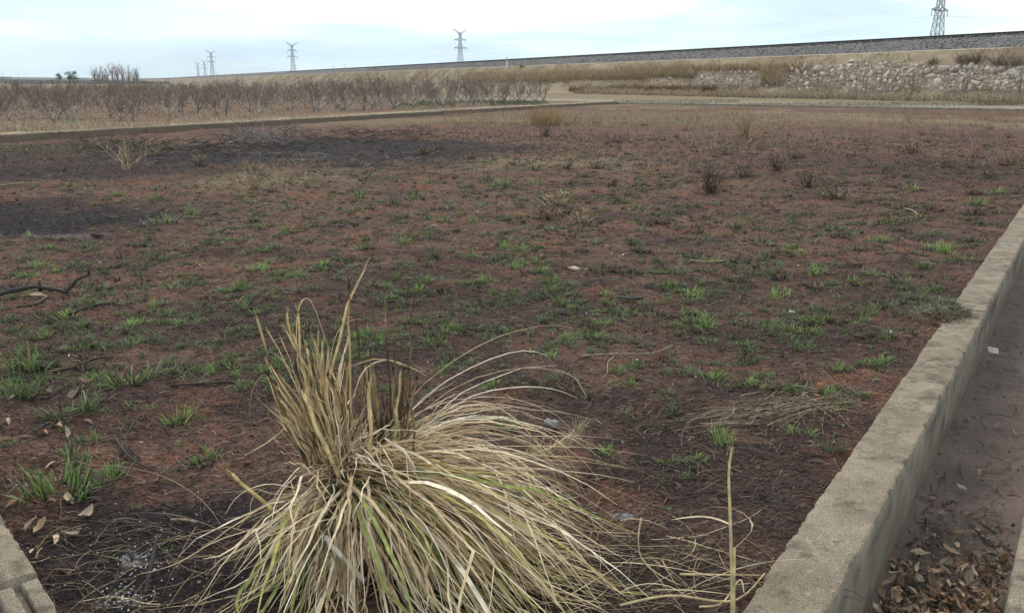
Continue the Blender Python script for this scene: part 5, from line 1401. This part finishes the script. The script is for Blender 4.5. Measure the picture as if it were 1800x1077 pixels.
# ------------------------------------------------------------------ the big straw clump in front
CC = np.array([-.60, 2.85])
clump = empty('cane_clump', (*CC, 0)); tag(clump, 'large half burnt clump of pale straw blades and cut cane stalks in front', 'cane clump')
S_L, S_M, S_D = (.78, .615, .42), (.60, .445, .28), (.34, .24, .145)
S_G, S_Y, S_W = (.30, .31, .10), (.52, .45, .17), (.80, .69, .53)
rs = np.random.RandomState(42)
curves = []          # (length, P(k,3), W(k), C(k,3))
def add_blades(n, az0, az1, el0, el1, l0, l1, d0, d1, wid, cols, rad=.13, z0=.02, z1=.20, k=11, pw=1.0, curl=.25, ctr=CC):
    a = rs.uniform(0, 6.28, n); rr = rad * np.sqrt(rs.rand(n))
    root = np.column_stack([ctr[0] + rr * np.cos(a), ctr[1] + rr * np.sin(a) * .8, rs.uniform(z0, z1, n)])
    nl = max(3, n // 14); lk = rs.randint(nl, size=n)
    az = rs.uniform(R(az0), R(az1), nl)[lk] + rs.normal(0, .20, n)
    L_ = rs.uniform(l0, l1, n)
    el = np.clip(rs.uniform(R(el0), R(el1), nl)[lk] + rs.normal(0, .17, n), 0, 1.54)
    dr = rs.uniform(d0, d1, nl)[lk] * rs.uniform(.85, 1.15, n)
    cu = rs.normal(0, curl, nl)[lk] + rs.normal(0, curl * .5, n)
    root = root * .45 + .55 * root[rs.randint(n, size=nl)][lk]
    P = arcs(root, az, el, L_, dr, k, cu, pw)
    for i in range(n):                                   # snapped and kinked blades
        if rs.rand() < .38:
            j = rs.randint(3, k - 2); a_ = rs.normal(0, .45); d_ = P[i, j:] - P[i, j]
            c_, s_ = math.cos(a_), math.sin(a_)
            P[i, j:] = P[i, j] + np.column_stack([d_[:, 0] * c_ - d_[:, 1] * s_, d_[:, 0] * s_ + d_[:, 1] * c_, d_[:, 2] * rs.uniform(.3, 1.4)])
        if rs.rand() < .25:                              # broken short: squeeze onto its first part
            f_ = rs.uniform(.45, .85); P[i] = np.stack([np.interp(np.linspace(0, f_, k), np.linspace(0, 1, k), P[i, :, q]) for q in range(3)], 1)
    P[:, 1:] += rs.normal(0, .004, P[:, 1:].shape)
    g = soil_z(P[..., 0], P[..., 1]) + .008 + rs.rand(n, 1) * .10 * np.linspace(1, .3, k)[None]
    P[..., 2] = np.maximum(P[..., 2], g)
    cs = pal(n, cols, .16, rs)
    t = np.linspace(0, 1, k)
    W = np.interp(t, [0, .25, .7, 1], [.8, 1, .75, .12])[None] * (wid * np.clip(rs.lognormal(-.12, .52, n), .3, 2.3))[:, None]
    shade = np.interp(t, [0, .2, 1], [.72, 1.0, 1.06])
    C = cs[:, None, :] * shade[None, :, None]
    for i in np.nonzero(rs.rand(n) < .16)[0]:           # scorched part
        c_ = rs.uniform(.0, 1.0); C[i] = C[i] * (1 - .8 * np.exp(-((t - c_) / rs.uniform(.06, .2)) ** 2))[:, None]
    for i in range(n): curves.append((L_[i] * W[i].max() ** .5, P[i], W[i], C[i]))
# azimuth is counted from +x (right of the photo) against the clock
MASS = [S_L, S_L, S_M, S_M, S_D, S_W, S_M]
add_blades(380, -44, -10, 0, 28, .75, 1.22, .7, 1.5, .0040, MASS, z0=.10, z1=.24)
add_blades(90, -30, 2, 18, 42, .7, 1.1, 1.2, 1.9, .0034, MASS, z0=.12, z1=.26)
add_blades(210, -90, -40, -5, 30, .5, .9, .7, 1.5, .0042, MASS, z0=.06, z1=.23)
add_blades(190, -122, -88, -5, 30, .35, .68, .7, 1.5, .0040, MASS, z0=.05, z1=.21)
add_blades(120, -42, -26, 0, 24, .8, 1.2, .7, 1.4, .0050, [S_G, S_Y, S_Y, S_G, S_M], z0=.16, z1=.25)
add_blades(50, -112, -92, 0, 26, .55, .8, .8, 1.5, .0048, [S_G, S_Y, S_M], z0=.12, z1=.21)
add_blades(80, 170, 245, 0, 40, .12, .32, .8, 2.0, .0030, [S_L, S_M, S_W, S_D], z0=.04, z1=.16)
add_blades(45, -12, 30, 30, 60, .4, .8, 1.2, 2.2, .0030, [S_L, S_M, S_W], z0=.15, z1=.3, ctr=CC + np.array([.12, .05]))
add_blades(26, -8, 22, 40, 58, .7, 1.05, 1.5, 2.2, .0027, [S_L, S_W, S_M], z0=.15, z1=.3, ctr=CC + np.array([.14, .05]), curl=.15)
add_blades(40, 0, 60, 40, 75, .25, .45, .8, 2.0, .0040, [(.13, .20, .06), S_G, (.18, .24, .09), S_L], z0=.15, z1=.28, ctr=CC + np.array([.12, .05]))
add_blades(110, 0, 360, 50, 85, .12, .30, .3, 1.6, .0034, [S_L, S_M, S_D, S_W], z0=.12, z1=.28)
add_blades(100, -120, 20, -5, 60, .3, .65, .6, 2.4, .0034, [S_W, S_L, S_M], z0=.12, z1=.30, curl=.7)
add_blades(140, 0, 360, 66, 88, .14, .38, .1, .9, .0028, [S_W, S_L, S_M, S_D], z0=.15, z1=.30, rad=.16)
add_blades(50, 100, 200, 68, 86, .26, .52, .0, .5, .0040, [S_L, (.70, .53, .28), S_M], z0=.12, z1=.3, ctr=CC + np.array([-.07, .02]), rad=.06, curl=.1)
# dark rotting thatch inside
add_blades(160, 0, 360, 0, 60, .10, .30, .5, 1.8, .0045, [(.10, .07, .045), (.16, .11, .07), (.07, .05, .035)], z0=.02, z1=.16, rad=.2)
# thin wandering blades on the ground around the clump
def wander(n, az0, az1, r0, r1, l0, l1, wid, cols):
    a = rs.uniform(R(az0), R(az1), n); rr = rs.uniform(r0, r1, n)
    root = np.column_stack([CC[0] + rr * np.cos(a), CC[1] + rr * np.sin(a), np.zeros(n)]); root[:, 2] = soil_z(root[:, 0], root[:, 1]) + .01
    L_ = rs.uniform(l0, l1, n); P = arcs(root, a + rs.normal(0, .8, n), rs.uniform(.0, .7, n), L_, rs.uniform(.3, 1.6, n), 11, rs.normal(0, 1.0, n))
    P[..., 2] = np.maximum(P[..., 2], soil_z(P[..., 0], P[..., 1]) + .006)
    cs = pal(n, cols, .2, rs); W = np.interp(np.linspace(0, 1, 11), [0, .3, 1], [.7, 1, .3])[None] * (wid * rs.uniform(.6, 1.3, n))[:, None]
    for i in range(n): curves.append((L_[i] * W[i].max() ** .5 * .9, P[i], W[i], np.repeat(cs[i][None], 11, 0)))
wander(26, 150, 260, .35, .75, .25, .6, .0020, [S_M, S_D, (.24, .18, .12)])
wander(36, -40, 5, .7, 1.25, .2, .55, .0020, [S_M, S_D, S_L, (.24, .18, .12)])
# hero arcs
def px_blade(pts, y0, y1, wid, col, k=12):
    d = np.linspace(y0, y1, len(pts)); P = smooth([dp(u, v, y) for (u, v), y in zip(pts, d)], k)
    t = np.linspace(0, 1, k); W = np.interp(t, [0, .3, .7, 1], [.9, 1, .7, .15]) * wid
    curves.append((9.0, P, W, np.repeat(np.array(col)[None], k, 0) * np.interp(t, [0, .2, 1], [.8, 1, 1.05])[:, None]))
px_blade([(670, 760), (755, 665), (855, 600), (940, 574), (985, 572), (1016, 579)], 2.9, 3.15, .0036, S_L)
px_blade([(665, 780), (755, 690), (840, 640), (910, 617), (955, 622), (974, 640)], 2.9, 3.05, .0036, S_W)
px_blade([(690, 765), (800, 680), (900, 648), (975, 650), (1012, 665), (1032, 700)], 2.9, 3.1, .0032, S_L)
px_blade([(700, 780), (820, 700), (910, 680), (975, 684), (1016, 700)], 2.88, 3.0, .0034, S_W)
px_blade([(690, 790), (790, 722), (860, 712), (910, 740), (960, 800), (990, 880)], 2.88, 2.8, .0030, S_L)
px_blade([(700, 800), (830, 740), (930, 745), (985, 775), (1020, 850), (1045, 900)], 2.9, 2.85, .0028, S_M)
px_blade([(640, 830), (760, 790), (880, 830), (960, 900), (1040, 1000), (1110, 1055)], 2.8, 2.35, .0040, S_L)
px_blade([(680, 880), (800, 880), (900, 930), (1000, 990), (1110, 1050), (1180, 1060)], 2.7, 2.33, .0042, (.55, .42, .22))
px_blade([(510, 672), (480, 655), (455, 665), (440, 700), (442, 750), (455, 785)], 2.9, 2.95, .0026, S_D)
px_blade([(500, 690), (475, 660), (440, 668), (415, 720), (410, 790)], 2.92, 3.0, .0022, S_D)
px_blade([(530, 720), (521, 600), (524, 548), (534, 525), (549, 532), (570, 590), (590, 650)], 2.9, 2.9, .0030, S_M)
px_blade([(560, 720), (578, 640), (590, 590), (612, 565), (640, 560)], 2.9, 2.95, .0034, S_L)
px_blade([(600, 650), (660, 630), (705, 640), (750, 655), (735, 645), (720, 635)], 2.95, 3.0, .0026, S_M)
px_blade([(620, 700), (640, 650), (680, 632), (720, 645), (752, 662)], 2.92, 3.0, .0026, S_L)
px_blade([(430, 800), (480, 770), (520, 730), (550, 690)], 2.95, 2.9, .0032, S_M)
px_blade([(520, 660), (480, 620), (430, 622)], 3.0, 3.2, .0026, (.40, .32, .22))
px_blade([(530, 860), (470, 850), (420, 870), (395, 905)], 2.75, 2.7, .0030, S_L)
px_blade([(540, 900), (460, 925), (380, 950), (310, 990), (240, 1010)], 2.7, 2.45, .0030, S_M)
px_blade([(560, 930), (480, 960), (390, 990), (300, 1030), (190, 1040)], 2.65, 2.33, .0030, (.28, .27, .13))
px_blade([(500, 1000), (430, 930), (350, 935), (290, 960), (330, 1000), (400, 1010)], 2.5, 2.45, .0026, S_D)
curves.sort(key=lambda c: -c[0])
for i, (_, P, W, C) in enumerate(curves[:300]):
    V, F, cc = ribbons(P[None], W[None], C[None], .5, rs)
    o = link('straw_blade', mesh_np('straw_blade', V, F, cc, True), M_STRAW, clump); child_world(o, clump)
rest = curves[300:]
by = {}
for c in rest: by.setdefault(len(c[1]), []).append(c)
VS, FS, CS, off = [], [], [], 0
for k_, L_ in by.items():
    V, F, cc = ribbons(np.array([c[1] for c in L_]), np.array([c[2] for c in L_]), np.array([c[3] for c in L_]), .5, rs)
    VS.append(V); FS.append(F + off); CS.append(cc); off += len(V)
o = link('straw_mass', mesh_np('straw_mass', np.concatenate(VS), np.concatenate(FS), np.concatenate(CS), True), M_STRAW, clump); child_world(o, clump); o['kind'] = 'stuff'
print('blades', len(curves))
# cane stalks: (base px, tip px, depth, radius, charred share)
def cane(pts, y, rad, burnt, col=(.68, .51, .27), y1=None, hollow=True, sides=7, k=9, top=None):
    P = smooth([dp(u, v, yy) for (u, v), yy in zip(pts, np.linspace(y, y1 or y, len(pts)))], k)
    t = np.linspace(0, 1, k)
    c = np.repeat(np.array(col)[None], k, 0) * rs.uniform(.85, 1.15)
    b = np.array((.055, .032, .02))
    if burnt == 'tip': m = sstep(.72, .98, t)
    elif burnt == 'all': m = np.full(k, .9) - .35 * (rs.rand(k) > .7)
    elif burnt == 'mid': m = np.exp(-((t - .45) / .2) ** 2)
    else: m = np.zeros(k)
    c = c * (1 - m[:, None]) + b * m[:, None]
    P[1:-1] += rs.normal(0, .0025, P[1:-1].shape)
    mb = MB(); add_tube(mb, P, np.linspace(rad, rad * .72, k) * rs.uniform(.86, 1.14, k), sides, c * rs.uniform(.8, 1.1, (k, 1)))
    d_ = P[-1] - P[-2]; d_ /= np.linalg.norm(d_)               # ragged split end
    for _ in range(3):
        e_ = P[-1] + rs.normal(0, rad * .5, 3); add_tube(mb, [e_ - d_ * .01, e_ + d_ * rs.uniform(.008, .03) + rs.normal(0, .003, 3)], (rad * .38, rad * .08), 4, c[-1] * rs.uniform(.7, 1.2))
    return mb, P
def put_cane(*a, nodes=0, **kw):
    mb, P = cane(*a, **kw)
    o = link('cane_stalk', mb.mesh('cane_stalk', True), M_STRAW, clump); child_world(o, clump)
    for j in range(nodes):
        i = 2 + j * 3; n_ = MB(); d = (P[i + 1] - P[i]) / np.linalg.norm(P[i + 1] - P[i])
        add_tube(n_, [P[i] - d * .006, P[i] - d * .002, P[i] + d * .002, P[i] + d * .006], np.array((.95, 1.22, 1.22, .95)) * a[2] * 1.02, 8, (.42, .32, .17))
        q = link('cane_node', n_.mesh('cane_node', True), M_STRAW, o); child_world(q, clump)
put_cane([(548, 830), (575, 680), (612, 535), (640, 480), (656, 447)], 2.88, .0052, 'tip', y1=3.0)
put_cane([(622, 820), (615, 650), (613, 502)], 2.9, .0048, 'tip')
put_cane([(690, 800), (683, 640), (677, 515)], 2.96, .0042, 'all')
put_cane([(712, 790), (720, 650), (722, 533)], 2.98, .0042, 'all')
put_cane([(640, 800), (634, 660), (626, 560)], 3.0, .0045, 'all')
put_cane([(560, 800), (520, 640), (505, 550)], 2.85, .0050, 'mid')
put_cane([(585, 830), (535, 660), (523, 545)], 2.83, .0052, 'none')
put_cane([(600, 850), (560, 760), (533, 692)], 2.74, .0085, 'none', (.78, .61, .32))
put_cane([(652, 850), (651, 760), (650, 673)], 2.74, .0085, 'none', (.70, .53, .29))
put_cane([(690, 800), (698, 720), (704, 655)], 2.8, .0055, 'none', (.72, .55, .30))
put_cane([(560, 770), (490, 670), (466, 610), (452, 560)], 2.9, .0055, 'mid')
put_cane([(520, 780), (498, 720), (470, 655)], 2.85, .0075, 'tip', (.42, .29, .14))
put_cane([(570, 790), (556, 720), (547, 640)], 2.9, .0065, 'all')
put_cane([(668, 800), (664, 730), (655, 650)], 2.85, .0065, 'none', (.38, .27, .14))
put_cane([(600, 850), (580, 760), (560, 700)], 2.78, .0065, 'none', (.70, .53, .28))
put_cane([(612, 1010), (520, 930), (470, 885), (408, 833)], 2.56, .0085, 'none', (.58, .43, .19), nodes=1, y1=2.72)
put_cane([(640, 1020), (600, 975), (572, 943)], 2.42, .0105, 'none', (.68, .60, .48), y1=2.45)
put_cane([(560, 845), (530, 790), (500, 735)], 2.8, .0090, 'mid', (.46, .33, .17))
for i in range(34):
    u0, v0 = rs.uniform(560, 625), rs.uniform(790, 860); u1 = rs.uniform(470, 590); v1 = rs.uniform(575, 735)
    put_cane([(u0, v0), ((u0 + u1) / 2 + rs.normal(0, 8), (v0 + v1) / 2), (u1, v1)], rs.uniform(2.76, 2.98), rs.uniform(.0022, .0055), rs.choice(['none', 'mid', 'mid', 'tip']), (.66, .50, .27), k=7, sides=6)
for i in range(60):
    u = rs.uniform(545, 725); b = rs.uniform(790, 850); h = rs.uniform(80, 230) * (1 - .3 * abs(u - 640) / 90)
    put_cane([(u, b), (u + rs.normal(0, 5), b - h / 2), (u + rs.normal(0, 12), b - h)], rs.uniform(2.82, 3.04), rs.uniform(.0025, .0055), rs.choice(['all', 'tip', 'mid', 'all', 'all']), (.58, .43, .24), k=6, sides=6)
# a plume that has flopped over to the right, by the can
pl = []
n = 160
t0 = dp(930, 800, 3.05); t1 = gz(1015, 770, .05)
stem = MB(); add_tube(stem, smooth([dp(700, 780, 2.9), dp(800, 765, 3.0), t0, t1], 10), .0035, 6, S_M); o = link('cane_stalk', stem.mesh('cane_stalk', True), M_STRAW, clump); child_world(o, clump)
b0 = smooth([dp(920, 805, 3.02), dp(970, 798, 3.08), dp(1000, 780, 3.12), dp(1012, 758, 3.15)], n)
C = arcs(b0, rs.normal(.9, .4, n), rs.uniform(.0, .8, n), rs.uniform(.03, .10, n), rs.uniform(-.4, .6, n), 4)
V, F, cc = ribbons(C, np.full((n, 4), .0012), np.repeat(pal(n, [(.34, .28, .17), (.26, .22, .14), (.42, .34, .22)], .15, rs)[:, None], 4, 1), rs=rs)
o = link('seed_plume', mesh_np('seed_plume', V, F, cc), M_STRAW, clump); child_world(o, clump)

# lone tall straw by the wall
lone = empty('tall_straw', gz(1276, 1100)); tag(lone, 'tall lone straw with frayed tip standing near the ditch wall', 'straw stalk')
mb = MB(); add_tube(mb, smooth([dp(1287, 1110, 2.2), dp(1286, 1000, 2.25), dp(1283, 900, 2.30), dp(1281, 830, 2.33), dp(1287, 785, 2.35)], 12), np.linspace(.0060, .0032, 12), 7, (.62, .49, .27))
o = link('stem', mb.mesh('stem', True), M_STRAW, lone); child_world(o, lone)
mb = MB(); add_tube(mb, smooth([dp(1289, 1110, 2.2), dp(1290, 1020, 2.24), dp(1291, 962, 2.26)], 6), np.linspace(.0055, .004, 6), 7, (.58, .45, .25)); o = link('side_stem', mb.mesh('side_stem', True), M_STRAW, lone); child_world(o, lone)
def leafpart(pts, ys, wid, col):
    P = smooth([dp(u, v, y) for (u, v), y in zip(pts, ys)], 12); W = np.interp(np.linspace(0, 1, 12), [0, .3, .75, 1], [.9, 1, .7, .15]) * wid
    V, F, cc = ribbons(P[None], W[None], np.repeat(np.array(col)[None], 12, 0)[None], .5, rs); o = link('leaf', mesh_np('leaf', V, F, cc, True), M_STRAW, lone); child_world(o, lone)
leafpart([(1291, 962), (1310, 945), (1323, 925), (1312, 905), (1285, 893), (1250, 890), (1225, 900)], np.linspace(2.26, 2.34, 7), .0032, S_L)
leafpart([(1281, 920), (1262, 912), (1235, 907), (1205, 909), (1180, 913)], np.linspace(2.3, 2.4, 5), .0032, S_L)
leafpart([(1282, 850), (1268, 842), (1250, 850), (1230, 862), (1205, 866)], np.linspace(2.33, 2.42, 5), .0022, S_D)
n = 60; b0 = smooth([dp(1286, 800, 2.345), dp(1287, 785, 2.35), dp(1290, 768, 2.355)], n)
C = arcs(b0, rs.uniform(0, 6.28, n), rs.uniform(1.0, 1.5, n), rs.uniform(.01, .035, n), rs.uniform(-.2, .3, n), 3)
V, F, cc = ribbons(C, np.full((n, 3), .0009), np.repeat(pal(n, [(.42, .34, .22), (.32, .25, .17)], .15, rs)[:, None], 3, 1), rs=rs)
o = link('frayed_tip', mesh_np('frayed_tip', V, F, cc), M_STRAW, lone); child_world(o, lone)
# straws lying across between clump and wall
for j, (pts, wid, col, lab) in enumerate([
    ([(1090, 1058), (1180, 1050), (1290, 1043), (1345, 1000)], .0045, (.58, .45, .25), 'long bent straw reaching from the clump to the wall'),
    ([(1195, 1012), (1260, 1006), (1340, 997)], .0042, (.55, .43, .25), 'straight pale straw crossing behind the tall lone straw'),
    ([(1127, 910), (1122, 950), (1130, 985), (1160, 1010), (1200, 1030)], .0030, S_M, 'curved straw standing up between clump and lone straw'),
    ([(1230, 1062), (1270, 1045), (1300, 1020), (1308, 1040)], .0034, S_M, 'short folded straw at the foot of the lone straw')]):
    P = smooth([np.array([*gp(u, v, .06), .05 + .02 * math.sin(i * 2 + j)]) if j != 2 else (dp(u, v, 2.45 + .0 * i)) for i, (u, v) in enumerate(pts)], 14)
    mb = MB(); add_tube(mb, P, np.linspace(wid, wid * .7, 14) * .9, 6, col); tag(link('fallen_straw', mb.mesh('fallen_straw', True), M_STRAW), lab, 'straw')
# tangle of fine dry blades right of the clump
n = 75
pts = np.array([gz(*q) for q in zip(RS.uniform(1020, 1290, n), RS.uniform(960, 1080, n))])
C = arcs(pts, RS.uniform(0, 6.28, n), RS.uniform(.05, .6, n), RS.uniform(.08, .3, n), RS.uniform(.4, 1.4, n), 8, RS.normal(0, .6, n)); C[..., 2] = np.maximum(C[..., 2], soil_z(C[..., 0], C[..., 1]) + .005)
V, F, cc = ribbons(C, np.full((n, 8), .0013), np.repeat(pal(n, [S_M, S_D, (.25, .19, .12), (.18, .15, .09), (.12, .14, .06)])[:, None], 8, 1))
tag(link('straw_tangle', mesh_np('straw_tangle', V, F, cc), M_STRAW), 'tangle of fine curled straw at the foot of the clump, right side', 'straw', kind='stuff')
n = 45
pts = np.array([gz(*q) for q in zip(60 + 330 * RS.rand(n) ** 1.4, RS.uniform(930, 1085, n))])
C = arcs(pts, RS.uniform(0, 6.28, n), RS.uniform(.0, .45, n), RS.uniform(.06, .28, n), RS.uniform(.4, 1.6, n), 8, RS.normal(0, .8, n)); C[..., 2] = np.maximum(C[..., 2], soil_z(C[..., 0], C[..., 1]) + .005)
V, F, cc = ribbons(C, np.full((n, 8), .0012), np.repeat(pal(n, [S_M, S_D, (.25, .19, .12), (.18, .14, .09)])[:, None], 8, 1))
tag(link('straw_tangle', mesh_np('straw_tangle', V, F, cc), M_STRAW), 'tangle of fine curled straw beside the corner kerb, lower left', 'straw', kind='stuff')

# ------------------------------------------------------------------ air: thin haze over the whole plain
def haze_box():
    mb = MB(); a, t, b = 6500.0, 60.0, -22.0
    v = np.array([(x, y, z) for z in (b, t) for (x, y) in ((-a, -a), (a, -a), (a, a), (-a, a))], float)
    mb.add(v, np.array([(0, 3, 2, 1), (4, 5, 6, 7), (0, 1, 5, 4), (1, 2, 6, 5), (2, 3, 7, 6), (3, 0, 4, 7)]))
    m = bpy.data.materials.new('haze'); m.use_nodes = True; t_ = m.node_tree; t_.nodes.clear()
    pv = t_.nodes.new('ShaderNodeVolumePrincipled'); pv.inputs['Color'].default_value = (.86, .92, 1.0, 1); pv.inputs['Density'].default_value = 0.00013; pv.inputs['Anisotropy'].default_value = .2
    out = t_.nodes.new('ShaderNodeOutputMaterial'); t_.links.new(pv.outputs['Volume'], out.inputs['Volume'])
    tag(link('haze', mb.mesh('haze'), m), 'thin pale haze over the plain', 'haze', kind='stuff')
haze_box()
